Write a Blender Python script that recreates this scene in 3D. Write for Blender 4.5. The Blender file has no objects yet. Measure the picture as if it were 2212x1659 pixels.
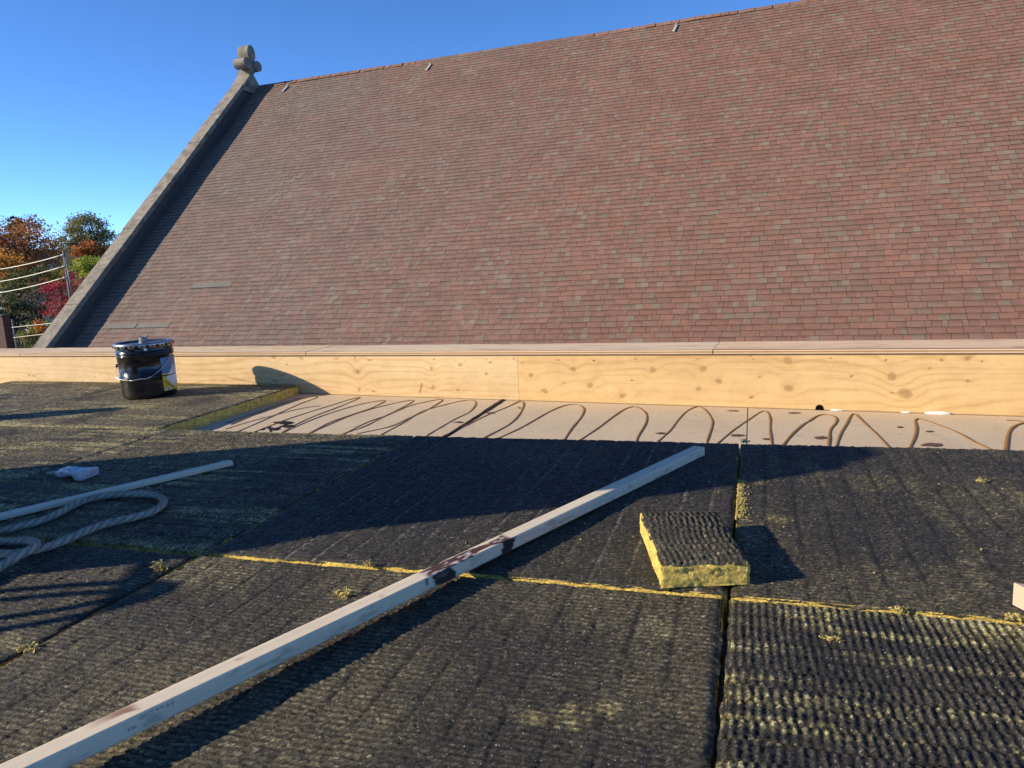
import bpy, math, random
import numpy as np
from mathutils import Matrix, Vector

random.seed(7)
rng = np.random.default_rng(11)
scene = bpy.context.scene
COL = scene.collection

# ------------------------------------------------------------------ camera
EYE = np.array([0.0, 0.0, 0.664])
DX = np.array([0.951860348, -0.000664309316, -0.306531298])
DY = np.array([0.30165449, -0.17565116, 0.93709724])
DZ = np.array([-0.0544651, -0.98445225, -0.16699498])
FPX, CX, CY = 1615.0, 1106.0, 829.5
cam_data = bpy.data.cameras.new('camera')
cam = bpy.data.objects.new('camera', cam_data)
COL.objects.link(cam)
rot = Matrix(((DX[0], -DX[1], -DX[2]), (DY[0], -DY[1], -DY[2]), (DZ[0], -DZ[1], -DZ[2])))
cam.matrix_world = Matrix.Translation(Vector(EYE)) @ rot.to_4x4()
cam_data.sensor_fit = 'HORIZONTAL'
cam_data.sensor_width = 36.0
cam_data.lens = 36.0 * FPX / 2212.0
cam_data.clip_start = 0.02
cam_data.clip_end = 6000
scene.camera = cam

# ------------------------------------------------------------------ light
SUN_EL, SUN_AZ = math.radians(21.7), math.radians(26.2)      # shadows run towards +X, +Y
to_sun = np.array([-math.cos(SUN_EL) * math.cos(SUN_AZ), -math.cos(SUN_EL) * math.sin(SUN_AZ), math.sin(SUN_EL)])
world = bpy.data.worlds.new('World')
scene.world = world
world.use_nodes = True
wn = world.node_tree.nodes
bg = wn['Background']
sky = wn.new('ShaderNodeTexSky')
sky.sky_type = 'NISHITA'
sky.sun_disc = False
sky.sun_elevation = SUN_EL
sky.sun_rotation = math.atan2(to_sun[0], to_sun[1])
sky.altitude = 2600
sky.air_density = 0.55
sky.dust_density = 0.0
sky.ozone_density = 3.0
hs = wn.new('ShaderNodeHueSaturation')
hs.inputs['Saturation'].default_value = 1.14; hs.inputs['Hue'].default_value = 0.502
world.node_tree.links.new(sky.outputs[0], hs.inputs['Color'])
world.node_tree.links.new(hs.outputs[0], bg.inputs[0])
bg.inputs[1].default_value = 0.138
sl = bpy.data.lights.new('sun', 'SUN')
sl.energy = 3.7
sl.angle = math.radians(0.4)
sl.color = (1.0, 0.86, 0.66)
so = bpy.data.objects.new('sun', sl)
COL.objects.link(so)
so.rotation_euler = Vector(to_sun).to_track_quat('Z', 'Y').to_euler()
scene.view_settings.view_transform = 'Standard'
scene.view_settings.look = 'None'
scene.view_settings.exposure = 1.12
scene.view_settings.gamma = 1.0
scene.view_settings.use_curve_mapping = False

# ------------------------------------------------------------------ numpy helpers
def ray(px, py):
    r = np.array([px - CX, py - CY, FPX])
    return np.array([r @ DX, r @ DY, r @ DZ])

def hit(px, py, n, p0):
    r = ray(px, py); n = np.asarray(n, float)
    return EYE + r * (n @ (np.asarray(p0, float) - EYE) / (n @ r))

def flat(px, py, z=0.0):
    return hit(px, py, (0, 0, 1), (0, 0, z))

def far(px, py, Y):
    return hit(px, py, (0, 1, 0), (0, Y, 0))

def project(P):
    d = np.asarray(P) - EYE
    c = d[0] * DX + d[1] * DY + d[2] * DZ
    return CX + FPX * c[0] / c[2], CY + FPX * c[1] / c[2]

def _hash(ix, iy, seed):
    h = (ix.astype(np.int64) * 374761393 + iy.astype(np.int64) * 668265263 + seed * 1442695041) & 0xffffffff
    h = ((h ^ (h >> 13)) * 1274126177) & 0xffffffff
    return ((h ^ (h >> 16)) & 0xffff) / 65535.0

def vnoise(x, y, seed=0):
    x = np.asarray(x, float); y = np.asarray(y, float)
    ix = np.floor(x); iy = np.floor(y); fx = x - ix; fy = y - iy
    fx = fx * fx * (3 - 2 * fx); fy = fy * fy * (3 - 2 * fy)
    a = _hash(ix, iy, seed); b = _hash(ix + 1, iy, seed)
    c = _hash(ix, iy + 1, seed); d = _hash(ix + 1, iy + 1, seed)
    return (a * (1 - fx) + b * fx) * (1 - fy) + (c * (1 - fx) + d * fx) * fy

def fbm(x, y, seed=0, o=4):
    s = 0; a = .5; t = 0
    for i in range(o):
        s = s + a * vnoise(x * 2 ** i, y * 2 ** i, seed + i * 17); t += a; a *= .5
    return s / t

def sstep(a, b, x):
    t = np.clip((x - a) / (b - a), 0, 1)
    return t * t * (3 - 2 * t)

def mixc(a, b, t):
    a = np.asarray(a, float); b = np.asarray(b, float)
    return a + (b - a) * np.asarray(t)[..., None]

# ------------------------------------------------------------------ object helpers
def put(name, data, parent=None, loc=None):
    o = bpy.data.objects.new(name, data)
    COL.objects.link(o)
    if parent is not None: o.parent = parent
    if loc is not None: o.location = loc
    return o

def tag(o, label=None, cat=None, group=None, kind=None):
    if label: o['label'] = label
    if cat: o['category'] = cat
    if group: o['group'] = group
    if kind: o['kind'] = kind
    return o

def thing(name, label, cat, loc=(0, 0, 0), group=None):
    return tag(put(name, None, None, loc), label, cat, group)

def make_mesh(name, V, F, mat, cols=None, smooth=False):
    me = bpy.data.meshes.new(name)
    V = np.asarray(V, np.float32)
    if isinstance(F, np.ndarray):
        k = F.shape[1]; n = len(F)
        me.vertices.add(len(V)); me.vertices.foreach_set('co', V.ravel())
        me.loops.add(n * k); me.loops.foreach_set('vertex_index', F.astype(np.int32).ravel())
        me.polygons.add(n)
        me.polygons.foreach_set('loop_start', np.arange(0, n * k, k, dtype=np.int32))
        me.update(calc_edges=True)
    else:
        me.from_pydata([tuple(map(float, v)) for v in V], [], F)
    me.validate()
    if cols is not None:
        at = me.attributes.new('col', 'FLOAT_COLOR', 'POINT')
        c = np.ones((len(V), 4), np.float32); c[:, :3] = cols
        at.data.foreach_set('color', c.ravel())
    if smooth: me.polygons.foreach_set('use_smooth', np.ones(len(me.polygons), bool))
    me.materials.append(mat)
    me.update()
    return me

def mesh(name, V, F, mat, parent=None, cols=None, smooth=False):
    """parent's location is subtracted so that world coordinates can be given"""
    V = np.asarray(V, float)
    if parent is not None:
        p = parent; off = np.zeros(3)
        while p is not None: off = off + np.array(p.location); p = p.parent
        V = V - off
    return put(name, make_mesh(name, V, F, mat, cols, smooth), parent)

def grid_faces(nu, nv, closed=False):
    i = np.arange(nu if closed else nu - 1)[:, None]; j = np.arange(nv - 1)[None, :]
    a = i * nv + j; b = ((i + 1) % nu) * nv + j
    return np.stack([a, b, b + 1, a + 1], -1).reshape(-1, 4)

class MB:
    """collects shapes into one mesh"""
    def __init__(s): s.V = []; s.F = []; s.C = []
    def add(s, V, F, c=(1, 1, 1)):
        o = len(s.V); s.V += [tuple(v) for v in V]; s.F += [tuple(int(i) + o for i in f) for f in F]
        s.C += [c] * len(V)
    def box(s, lo, hi, M=None, c=(1, 1, 1)):
        x0, y0, z0 = lo; x1, y1, z1 = hi
        V = [(x0, y0, z0), (x1, y0, z0), (x1, y1, z0), (x0, y1, z0), (x0, y0, z1), (x1, y0, z1), (x1, y1, z1), (x0, y1, z1)]
        if M is not None: V = [M(v) for v in V]
        s.add(V, [(3, 2, 1, 0), (4, 5, 6, 7), (0, 1, 5, 4), (1, 2, 6, 5), (2, 3, 7, 6), (3, 0, 4, 7)], c)
    def prism(s, poly, ext, c=(1, 1, 1)):
        """poly: list of 3-D points, ext: vector"""
        n = len(poly); P = [np.asarray(p, float) for p in poly]; Q = [p + np.asarray(ext, float) for p in P]
        s.add(P + Q, [tuple(range(n - 1, -1, -1)), tuple(range(n, 2 * n))] + [(i, (i + 1) % n, n + (i + 1) % n, n + i) for i in range(n)], c)
    def tube(s, pts, rad, n=8, c=(1, 1, 1), caps=True):
        V, F = tube_mesh(pts, rad, n, caps); s.add(V, F, c)
    def lathe(s, prof, n=32, o=(0, 0, 0), c=(1, 1, 1)):
        V = []; F = []; m = len(prof)
        for k in range(n):
            a = 2 * math.pi * k / n
            V += [(o[0] + r * math.cos(a), o[1] + r * math.sin(a), o[2] + z) for r, z in prof]
        for k in range(n):
            for j in range(m - 1):
                a = k * m + j; b = ((k + 1) % n) * m + j
                F.append((a, b, b + 1, a + 1))
        s.add(V, F, c)
    def build(s, name, mat, parent=None, smooth=False):
        return mesh(name, s.V, s.F, mat, parent, np.array(s.C), smooth)

def tube_mesh(pts, rad, n=8, caps=True):
    P = np.asarray(pts, float); m = len(P)
    rad = np.broadcast_to(np.asarray(rad, float), (m,))
    T = np.gradient(P, axis=0); T /= np.linalg.norm(T, axis=1)[:, None] + 1e-9
    up = np.array([0, 0, 1.0]) if abs(T[0][2]) < .9 else np.array([1.0, 0, 0])
    V = []; N = np.cross(T[0], up); N /= np.linalg.norm(N)
    for i in range(m):
        N = N - T[i] * (N @ T[i]); N /= np.linalg.norm(N) + 1e-9
        B = np.cross(T[i], N)
        for k in range(n):
            a = 2 * math.pi * k / n
            V.append(P[i] + rad[i] * (N * math.cos(a) + B * math.sin(a)))
    F = []
    for i in range(m - 1):
        for k in range(n):
            a = i * n + k; b = i * n + (k + 1) % n
            F.append((a, b, b + n, a + n))
    if caps:
        F.append(tuple(range(n - 1, -1, -1))); F.append(tuple(range((m - 1) * n, m * n)))
    return V, F

def smooth_path(pts, per=6):
    P = np.asarray(pts, float); out = []
    Q = np.vstack([2 * P[0] - P[1], P, 2 * P[-1] - P[-2]])
    for i in range(1, len(Q) - 2):
        p0, p1, p2, p3 = Q[i - 1], Q[i], Q[i + 1], Q[i + 2]
        for k in range(per):
            t = k / per
            out.append(.5 * ((2 * p1) + (-p0 + p2) * t + (2 * p0 - 5 * p1 + 4 * p2 - p3) * t * t + (-p0 + 3 * p1 - 3 * p2 + p3) * t ** 3))
    out.append(P[-1])
    return np.array(out)

# ------------------------------------------------------------------ materials
def nd(nt, typ, **kw):
    n = nt.nodes.new(typ)
    for k, v in kw.items():
        if k in n.inputs: n.inputs[k].default_value = v
        else: setattr(n, k, v)
    return n

def material(name, color=(.5, .5, .5), rough=.8, metal=0.0, spec=.4, attr=False, grain=None, bump=None, glint_dots=None, coords='Object', tint=None):
    """attr: take the base colour from the mesh; grain=(scale, amount, detail); bump=(scale, strength, distance);
    speck=(scale, threshold, colour) pale colour put in for the sparkle of granules"""
    m = bpy.data.materials.new(name); m.use_nodes = True
    nt = m.node_tree; L = nt.links
    b = nt.nodes['Principled BSDF']
    b.inputs['Roughness'].default_value = rough
    b.inputs['Metallic'].default_value = metal
    b.inputs['Specular IOR Level'].default_value = spec
    tc = nd(nt, 'ShaderNodeTexCoord')
    if attr:
        a = nd(nt, 'ShaderNodeAttribute', attribute_name='col'); src = a.outputs['Color']
    else:
        r = nd(nt, 'ShaderNodeRGB'); r.outputs[0].default_value = (*color, 1); src = r.outputs[0]
    if grain:
        for sc, am, de in (grain if isinstance(grain, list) else [grain]):
            nz = nd(nt, 'ShaderNodeTexNoise', Scale=sc, Detail=de, Roughness=.65)
            L.new(tc.outputs[coords], nz.inputs['Vector'])
            mr = nd(nt, 'ShaderNodeMapRange'); mr.inputs[1].default_value = .25; mr.inputs[2].default_value = .75
            mr.inputs[3].default_value = 1 - am; mr.inputs[4].default_value = 1 + am
            L.new(nz.outputs[0], mr.inputs[0])
            mx = nd(nt, 'ShaderNodeMix', data_type='RGBA', blend_type='MULTIPLY'); mx.inputs[0].default_value = 1
            L.new(src, mx.inputs[6]); L.new(mr.outputs[0], mx.inputs[7]); src = mx.outputs[2]
    if tint:
        sc, lo, hi, colr = tint
        nz = nd(nt, 'ShaderNodeTexNoise', Scale=sc, Detail=5.0, Roughness=.6)
        L.new(tc.outputs[coords], nz.inputs['Vector'])
        mr = nd(nt, 'ShaderNodeMapRange'); mr.inputs[1].default_value = lo; mr.inputs[2].default_value = hi
        L.new(nz.outputs[0], mr.inputs[0])
        mx = nd(nt, 'ShaderNodeMix', data_type='RGBA'); mx.inputs[7].default_value = (*colr, 1)
        L.new(mr.outputs[0], mx.inputs[0]); L.new(src, mx.inputs[6]); src = mx.outputs[2]
    if glint_dots:
        sc, th, colr = glint_dots
        vo = nd(nt, 'ShaderNodeTexVoronoi', Scale=sc)
        L.new(tc.outputs[coords], vo.inputs['Vector'])
        wnz = nd(nt, 'ShaderNodeTexWhiteNoise'); L.new(vo.outputs['Position'], wnz.inputs['Vector'])
        g = nd(nt, 'ShaderNodeMath', operation='GREATER_THAN'); g.inputs[1].default_value = th
        L.new(wnz.outputs['Value'], g.inputs[0])
        ls = nd(nt, 'ShaderNodeMath', operation='LESS_THAN'); ls.inputs[1].default_value = .38
        L.new(vo.outputs['Distance'], ls.inputs[0])
        mu = nd(nt, 'ShaderNodeMath', operation='MULTIPLY'); L.new(g.outputs[0], mu.inputs[0]); L.new(ls.outputs[0], mu.inputs[1])
        mx = nd(nt, 'ShaderNodeMix', data_type='RGBA'); mx.inputs[7].default_value = (*colr, 1)
        L.new(mu.outputs[0], mx.inputs[0]); L.new(src, mx.inputs[6]); src = mx.outputs[2]
    L.new(src, b.inputs['Base Color'])
    if bump:
        last = None
        for sc, st, di in (bump if isinstance(bump, list) else [bump]):
            nz = nd(nt, 'ShaderNodeTexNoise', Scale=sc, Detail=4.0, Roughness=.7)
            L.new(tc.outputs[coords], nz.inputs['Vector'])
            bp = nd(nt, 'ShaderNodeBump', Strength=st, Distance=di)
            L.new(nz.outputs[0], bp.inputs['Height'])
            if last is not None: L.new(last.outputs[0], bp.inputs['Normal'])
            last = bp
        L.new(last.outputs[0], b.inputs['Normal'])
    return m

M_bitumen = material('bitumen_facing', rough=.62, spec=.35, attr=True, grain=[(300, .85, 2.0), (110, .45, 3.0), (14, .25, 4.0)],
                     bump=[(420, 1.0, .004), (170, .8, .005)], glint_dots=(380, .983, (.55, .55, .52)))  # pale dots paint the sparkle of the granules into the colour
M_wool = material('stone_wool', rough=.95, spec=.1, attr=True, grain=[(170, .55, 5.0), (40, .35, 3.0)], bump=[(320, 1.0, .005), (110, 1.0, .008)])
M_ply = material('plywood', rough=.75, spec=.25, attr=True, grain=[(60, .05, 4.0), (9, .07, 3.0)], bump=(220, .12, .001))
M_timber = material('planed_timber', rough=.72, spec=.25, attr=True, grain=[(45, .06, 5.0)], bump=(300, .15, .001))
M_deck = material('cover_board', (.52, .415, .285), rough=.9, spec=.2, grain=[(3.2, .09, 5.0), (70, .12, 4.0)], bump=(160, .25, .0015), tint=(14, .62, .74, (.40, .31, .245)))
M_bead = material('adhesive', (.22, .115, .045), rough=.5, spec=.4, grain=(60, .25, 3.0), bump=(90, .3, .002))
M_tar = material('tar', (.018, .013, .016), rough=.8, spec=.15, grain=(60, .4, 3.0), bump=(120, .4, .002))
M_tarspot = material('tar_stain', (.10, .058, .045), rough=.7, spec=.3, grain=(40, .5, 4.0))
M_shingle = material('asphalt_shingle', rough=.92, spec=.2, attr=True, grain=[(120, .30, 2.0), (1.1, .12, 4.0), (9, .10, 3.0)], bump=(150, .35, .003))
M_stone = material('weathered_stone', (.27, .235, .188), rough=.9, spec=.2, grain=[(7, .35, 6.0), (40, .35, 4.0)], bump=(30, .6, .02), tint=(3.4, .46, .62, (.17, .148, .12)))
M_wall = material('dark_rendered_wall', (.10, .09, .085), rough=.9, spec=.2, grain=(6, .2, 5.0))
M_flash = material('lead_flashing', (.07, .065, .065), rough=.6, spec=.4, grain=(5, .2, 4.0))
M_black = material('black_enamel', (.008, .008, .009), rough=.16, spec=.5, grain=(18, .5, 4.0), bump=[(7, .22, .02), (60, .05, .004)])
M_lid = material('lid_steel', (.14, .16, .20), rough=.28, metal=.7, spec=.5, grain=(20, .3, 4.0), bump=(14, .15, .01))
M_rim = material('rim_steel', (.30, .32, .35), rough=.3, metal=.8, spec=.5, grain=(30, .2, 4.0))
M_wire = material('galvanised_wire', (.50, .50, .48), rough=.35, metal=.7, spec=.5)
M_spout = material('grey_plastic', (.20, .21, .20), rough=.5, spec=.4, grain=(40, .4, 3.0))
M_lblue = material('label_blue', (.055, .17, .30), rough=.45, spec=.4, grain=(20, .12, 3.0))
M_lyel = material('label_yellow', (.72, .48, .03), rough=.45, spec=.4, grain=(20, .12, 3.0))
M_lwhite = material('label_white', (.72, .72, .72), rough=.45, spec=.4, grain=(30, .05, 3.0))
M_lgrey = material('label_print', (.22, .2, .24), rough=.5, spec=.3)
M_ldark = material('label_band', (.42, .28, .03), rough=.5, spec=.3)
M_rope = material('old_rope', rough=.95, spec=.1, attr=True, grain=[(160, .35, 4.0), (12, .2, 3.0)], bump=(350, .6, .003))
M_foil = material('foil_tube', (.42, .44, .48), rough=.35, metal=.25, spec=.5, grain=(60, .25, 4.0), bump=(55, .5, .006))
M_white = material('white_putty', (.75, .75, .70), rough=.7, spec=.3, grain=(50, .1, 3.0), bump=(60, .3, .003))
M_dark = material('dark_hole', (.006, .005, .004), rough=1.0, spec=0)
M_leaf = material('foliage', rough=.7, spec=.25, attr=True, grain=(1.5, .2, 3.0))
_n = M_leaf.node_tree; _p = _n.nodes['Principled BSDF']; _t = _n.nodes.new('ShaderNodeBsdfTranslucent'); _m = _n.nodes.new('ShaderNodeMixShader')
_m.inputs[0].default_value = .38
_n.links.new(_p.inputs['Base Color'].links[0].from_socket, _t.inputs[0]); _n.links.new(_p.outputs[0], _m.inputs[1]); _n.links.new(_t.outputs[0], _m.inputs[2])
_n.links.new(_m.outputs[0], [n for n in _n.nodes if n.type == 'OUTPUT_MATERIAL'][0].inputs[0])
M_bark = material('bark', (.065, .05, .04), rough=.95, spec=.1, grain=(6, .35, 5.0), bump=(12, .5, .03))
M_pole = material('weathered_pole', (.17, .16, .155), rough=.9, spec=.2, grain=(5, .3, 5.0))
M_cable = material('pale_cable', (.86, .80, .64), rough=.6, spec=.3)
M_ground = material('grass_ground', (.075, .085, .035), rough=.95, spec=.1, grain=[(.05, .4, 6.0), (.6, .3, 4.0)], tint=(.03, .5, .65, (.11, .09, .045)))
M_hill = material('wooded_hill', (.06, .055, .025), rough=.95, spec=.1, grain=[(.09, .5, 6.0), (.5, .4, 4.0)], tint=(.06, .5, .62, (.12, .06, .02)))
M_house = material('house_render', (.62, .58, .52), rough=.85, spec=.2, grain=(2, .1, 4.0))
M_hroof = material('house_roof', (.13, .115, .11), rough=.85, spec=.2, grain=(2, .25, 4.0))
M_glass = material('window_glass', (.02, .025, .03), rough=.1, spec=.6)
M_caster = material('caster_dark', (.05, .06, .07), rough=.6, spec=.3, grain=(5, .25, 4.0), bump=(6, .5, .04))
M_concrete = material('concrete', (.30, .29, .27), rough=.9, spec=.2, grain=(2, .2, 5.0))
M_metal = material('pipe_metal', (.35, .35, .34), rough=.5, metal=.6, spec=.5, grain=(4, .2, 4.0))
M_strap = material('pale_metal_strap', (.44, .41, .35), rough=.5, spec=.4, grain=(20, .2, 3.0))
M_brick = bpy.data.materials.new('brickwork'); M_brick.use_nodes = True
_nt = M_brick.node_tree; _b = _nt.nodes['Principled BSDF']; _b.inputs['Roughness'].default_value = .9
_br = nd(_nt, 'ShaderNodeTexBrick', Scale=4.2); _br.inputs['Color1'].default_value = (.11, .05, .04, 1); _br.inputs['Color2'].default_value = (.08, .035, .03, 1)
_br.inputs['Mortar'].default_value = (.10, .08, .07, 1)
_tc = nd(_nt, 'ShaderNodeTexCoord'); _mp = nd(_nt, 'ShaderNodeMapping'); _mp.inputs['Rotation'].default_value = (math.pi / 2, 0, 0)
_nt.links.new(_tc.outputs['Object'], _mp.inputs[0]); _nt.links.new(_mp.outputs[0], _br.inputs[0]); _nt.links.new(_br.outputs[0], _b.inputs['Base Color'])

# ================================================================== SETTING
GZ = -9.0
V = [(-2500, -2500, GZ), (2500, -2500, GZ), (2500, 2500, GZ), (-2500, 2500, GZ)]
tag(mesh('ground', V, [(0, 1, 2, 3)], M_ground), kind='structure')
# wooded hillside far behind the street trees
xs = np.linspace(-420, 60, 70); ys = np.linspace(75, 320, 40)
gx, gy = np.meshgrid(xs, ys, indexing='ij')
hz = GZ - .3 + sstep(78, 230, gy) * (17 + 9 * fbm(gx / 60, gy / 60, 3)) * sstep(40, -60, gx) * sstep(320, 250, gy) + 2.5 * (fbm(gx / 9, gy / 9, 5) - .5) * sstep(78, 120, gy)
tag(mesh('hill', np.stack([gx, gy, hz], -1).reshape(-1, 3), grid_faces(70, 40), M_hill, smooth=True), kind='structure')

# ---- own roof: the deck of cover boards on top of the building
def deck_z(x): return -0.0805 - 0.0101 * x
def on_deck(px, py, lift=0.0):
    n = np.array([0.0101, 0, 1.0]); return hit(px, py, n, (0, 0, -0.0805 + lift))
FA = math.radians(4.0)                                      # the parapet runs 4 degrees off the boards
FT = np.array([math.cos(FA), -math.sin(FA), 0]); FN = np.array([math.sin(FA), math.cos(FA), 0])
FP0 = np.array([-2.53, 3.721, 0.0])
FTOP = 0.171
def on_fascia(px, py): return hit(px, py, FN, FP0)
def fasc(t, z, d=0.0): return FP0 + FT * t + FN * d + np.array([0, 0, z])

deck_body = MB()
c0 = FP0 + FT * -7.0; c1 = FP0 + FT * 6.0
poly = [(-9.4, -6, 0), (3.5, -6, 0), tuple(c1 + FN * .2), tuple(c0 + FN * .2)]
deck_body.prism([(p[0], p[1], GZ) for p in poly], (0, 0, 0))
deck_body = MB()
n = 4
low = [np.array([p[0], p[1], GZ]) for p in poly]; top = [np.array([p[0], p[1], deck_z(p[0]) - .016]) for p in poly]
deck_body.add(low + top, [(3, 2, 1, 0), (4, 5, 6, 7)] + [(i, (i + 1) % 4, 4 + (i + 1) % 4, 4 + i) for i in range(4)])
roof_deck = tag(deck_body.build('roof_deck', M_concrete), kind='structure')
# cover boards of the exposed strip (joints seen at two places)
def deck_panel(x0, x1, y0, y1, lab=None):
    # far edge follows the parapet
    def yb(x): return FP0[1] - math.tan(FA) * (x - FP0[0]) - .004
    nn = 24; Vv = []; 
    for i in range(nn + 1):
        x = x0 + (x1 - x0) * i / nn
        for y in (y0, y1 if y1 is not None else yb(x)):
            Vv.append((x, y, deck_z(x)))
    Vv = np.array(Vv); W = Vv.copy(); W[:, 2] -= .014
    F = []
    for i in range(nn):
        a = 2 * i; F.append((a, a + 2, a + 3, a + 1))
        o = len(Vv); F.append((o + a, o + a + 1, o + a + 3, o + a + 2)); F.append((a, o + a, o + a + 2, a + 2)); F.append((a + 1, a + 3, o + a + 3, o + a + 1))
    o = len(Vv); F.append((0, 1, o + 1, o)); e = 2 * nn; F.append((e, o + e, o + e + 1, e + 1))
    return mesh('cover_board', np.vstack([Vv, W]), F, M_deck, roof_deck)
J1 = on_deck(1615, 905)[0]; J0 = (on_deck(1100, 860)[0] + on_deck(962, 940)[0]) / 2
edges = [-9.3, -5.9, -3.5, J0 - .004, J1 - .003, 2.4, 3.45]
for a, b in zip(edges[:-1], edges[1:]):
    deck_panel(a + .004, b, 2.3, None)
deck_panel(-9.3, 3.45, -5.9, 2.294)

# adhesive ribbons, tar and stains on the cover boards
def zA(x, y): return ((x / 2.212 + 1500) / 1.13017, (y / 2.212 + 780) / 1.13017)
def zB(x, y): return ((x / 2.212 + 600) / 1.13017, (y / 2.212 + 820) / 1.13017)
beads = [
 (zA, [(225,668),(300,600),(350,535),(400,490),(455,472),(495,495),(525,540),(525,580),(505,640),(495,675)], .008),
 (zA, [(545,680),(640,600),(720,545),(790,500),(825,500),(840,540),(840,600),(850,680)], .008),
 (zA, [(905,685),(960,620),(1010,575),(1050,550),(1100,520),(1150,515),(1195,530),(1195,560),(1165,600),(1155,690)], .0105),
 (zA, [(1195,695),(1220,620),(1250,570),(1290,510),(1350,560),(1420,625),(1490,700)], .0095),
 (zA, [(1590,705),(1620,640),(1630,590),(1625,545),(1660,540),(1750,570),(1850,610),(1950,665),(2050,710)], .010),
 (zA, [(2112,715),(2125,630),(2150,585),(2212,560),(2290,560),(2330,600),(2340,720)], .012),
 (zA, [(2115,545),(2170,548),(2230,556)], .010),
 (zB, [(1350,560),(1480,500),(1560,455),(1640,410),(1720,378),(1790,372),(1825,395),(1810,440),(1760,500),(1715,570)], .0085),
 (zB, [(1795,570),(1900,500),(1980,440),(2050,395),(2110,385),(2160,420),(2160,470),(2120,540),(2105,580)], .0085),
 (zB, [(1060,545),(1200,480),(1300,430),(1400,390),(1480,355),(1500,370),(1480,420),(1420,480),(1280,555)], .008),
 (zB, [(730,535),(850,470),(950,410),(1050,380),(1150,355),(1220,348),(1242,365),(1210,410),(1130,450),(1060,490),(975,540)], .007),
 (zB, [(520,535),(650,470),(760,430),(880,380),(960,360),(1040,345),(1060,350),(980,400),(880,445),(780,490),(600,530)], .007),
 (zB, [(340,530),(450,480),(570,430),(700,390),(850,355),(905,352),(820,400),(720,450),(640,490),(520,532)], .007),
 (zB, [(190,528),(330,465),(450,420),(600,375),(700,355),(750,352),(680,390),(560,430),(450,470),(345,525)], .007),
 (zB, [(20,530),(200,460),(350,410),(480,370),(560,345),(615,335),(500,385),(380,430),(270,480),(190,525)], .007),
 (zB, [(-60,525),(100,455),(220,400),(300,365),(380,335),(350,330),(200,370),(90,410),(-80,480)], .007),
 (zB, [(-100,470),(100,400),(200,362),(290,338)], .011),
 (zB, [(-110,505),(0,470),(150,430),(290,395),(400,378)], .006),
]
for zf, pts, r in beads:
    P = np.array([on_deck(*zf(*p)) for p in pts])
    P = smooth_path(P, 7)
    rr = .54 * r * (.78 + .6 * vnoise(np.arange(len(P)) * .35, np.full(len(P), r * 900), 9))
    P[:, 2] = deck_z(P[:, 0]) + .001
    Vt, Ft = tube_mesh(P, rr, 8)
    Vt = np.array(Vt); zc = np.repeat(P[:, 2], 8); Vt[:, 2] = zc + (Vt[:, 2] - zc) * .45
    mesh('adhesive_bead', Vt, Ft, M_bead, roof_deck, smooth=True)
# sealed dark joint between two cover boards
a = on_deck(*zB(1412, 333)); b = on_deck(*zB(1080, 545)); d = (b - a); w = np.array([-d[1], d[0], 0]); w /= np.linalg.norm(w)
N_ = 26; Vt = []
for i in range(N_ + 1):
    t = i / N_; p = a + d * t; ww = .018 - .009 * t + .006 * (vnoise(np.array([i * .8]), np.array([2.])) - .5)[0]
    Vt += [p - w * ww + np.array([0, 0, .001]), p + np.array([0, 0, .006]), p + w * ww + np.array([0, 0, .001])]
mesh('joint_sealant', Vt, [(3*i+k, 3*i+3+k, 3*i+4+k, 3*i+1+k) for i in range(N_) for k in (0, 1)], M_tar, roof_deck, smooth=True)
for zf, x, y, wx, wy in [(zA,250,617,40,5),(zA,660,628,46,7),(zA,820,648,27,5),(zA,1115,640,46,9),(zA,1715,678,68,11),(zA,970,506,40,4),
                         (zB,1150,468,30,5),(zB,200,470,60,8),(zB,230,490,40,9),(zB,150,505,35,8),(zB,1320,418,25,5),(zA,1540,583,22,4),(zA,1700,607,25,4),(zA,640,495,35,3)]:
    Vt = []; k = 22
    for i in range(k):
        an = 2 * math.pi * i / k; rr = .65 + .7 * random.random() * .6
        p = on_deck(*zf(x + wx * rr * math.cos(an), y + wy * rr * math.sin(an))); p[2] += .0025; Vt.append(p)
    c = np.mean(Vt, 0); c[2] += .002
    mesh('tar_spot', Vt + [c], [(i, (i + 1) % k, k) for i in range(k)], M_tar if (zf is zB and y > 460 and x < 400) else M_tarspot, roof_deck)
# thin dribbles of tar at the left end of the strip
for x, y in [(250,470),(190,490),(140,508),(230,478),(100,505),]:
    pts = [on_deck(*zB(x + random.uniform(-45, 45) * s, y + random.uniform(-14, 14) * s)) for s in (-1, -.5, 0, .5, 1)]
    P = smooth_path(pts, 4); P[:, 2] = deck_z(P[:, 0]) + .001
    Vt, Ft = tube_mesh(P, .0028, 6); mesh('tar_dribble', Vt, Ft, M_tar, roof_deck, smooth=True)

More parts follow.
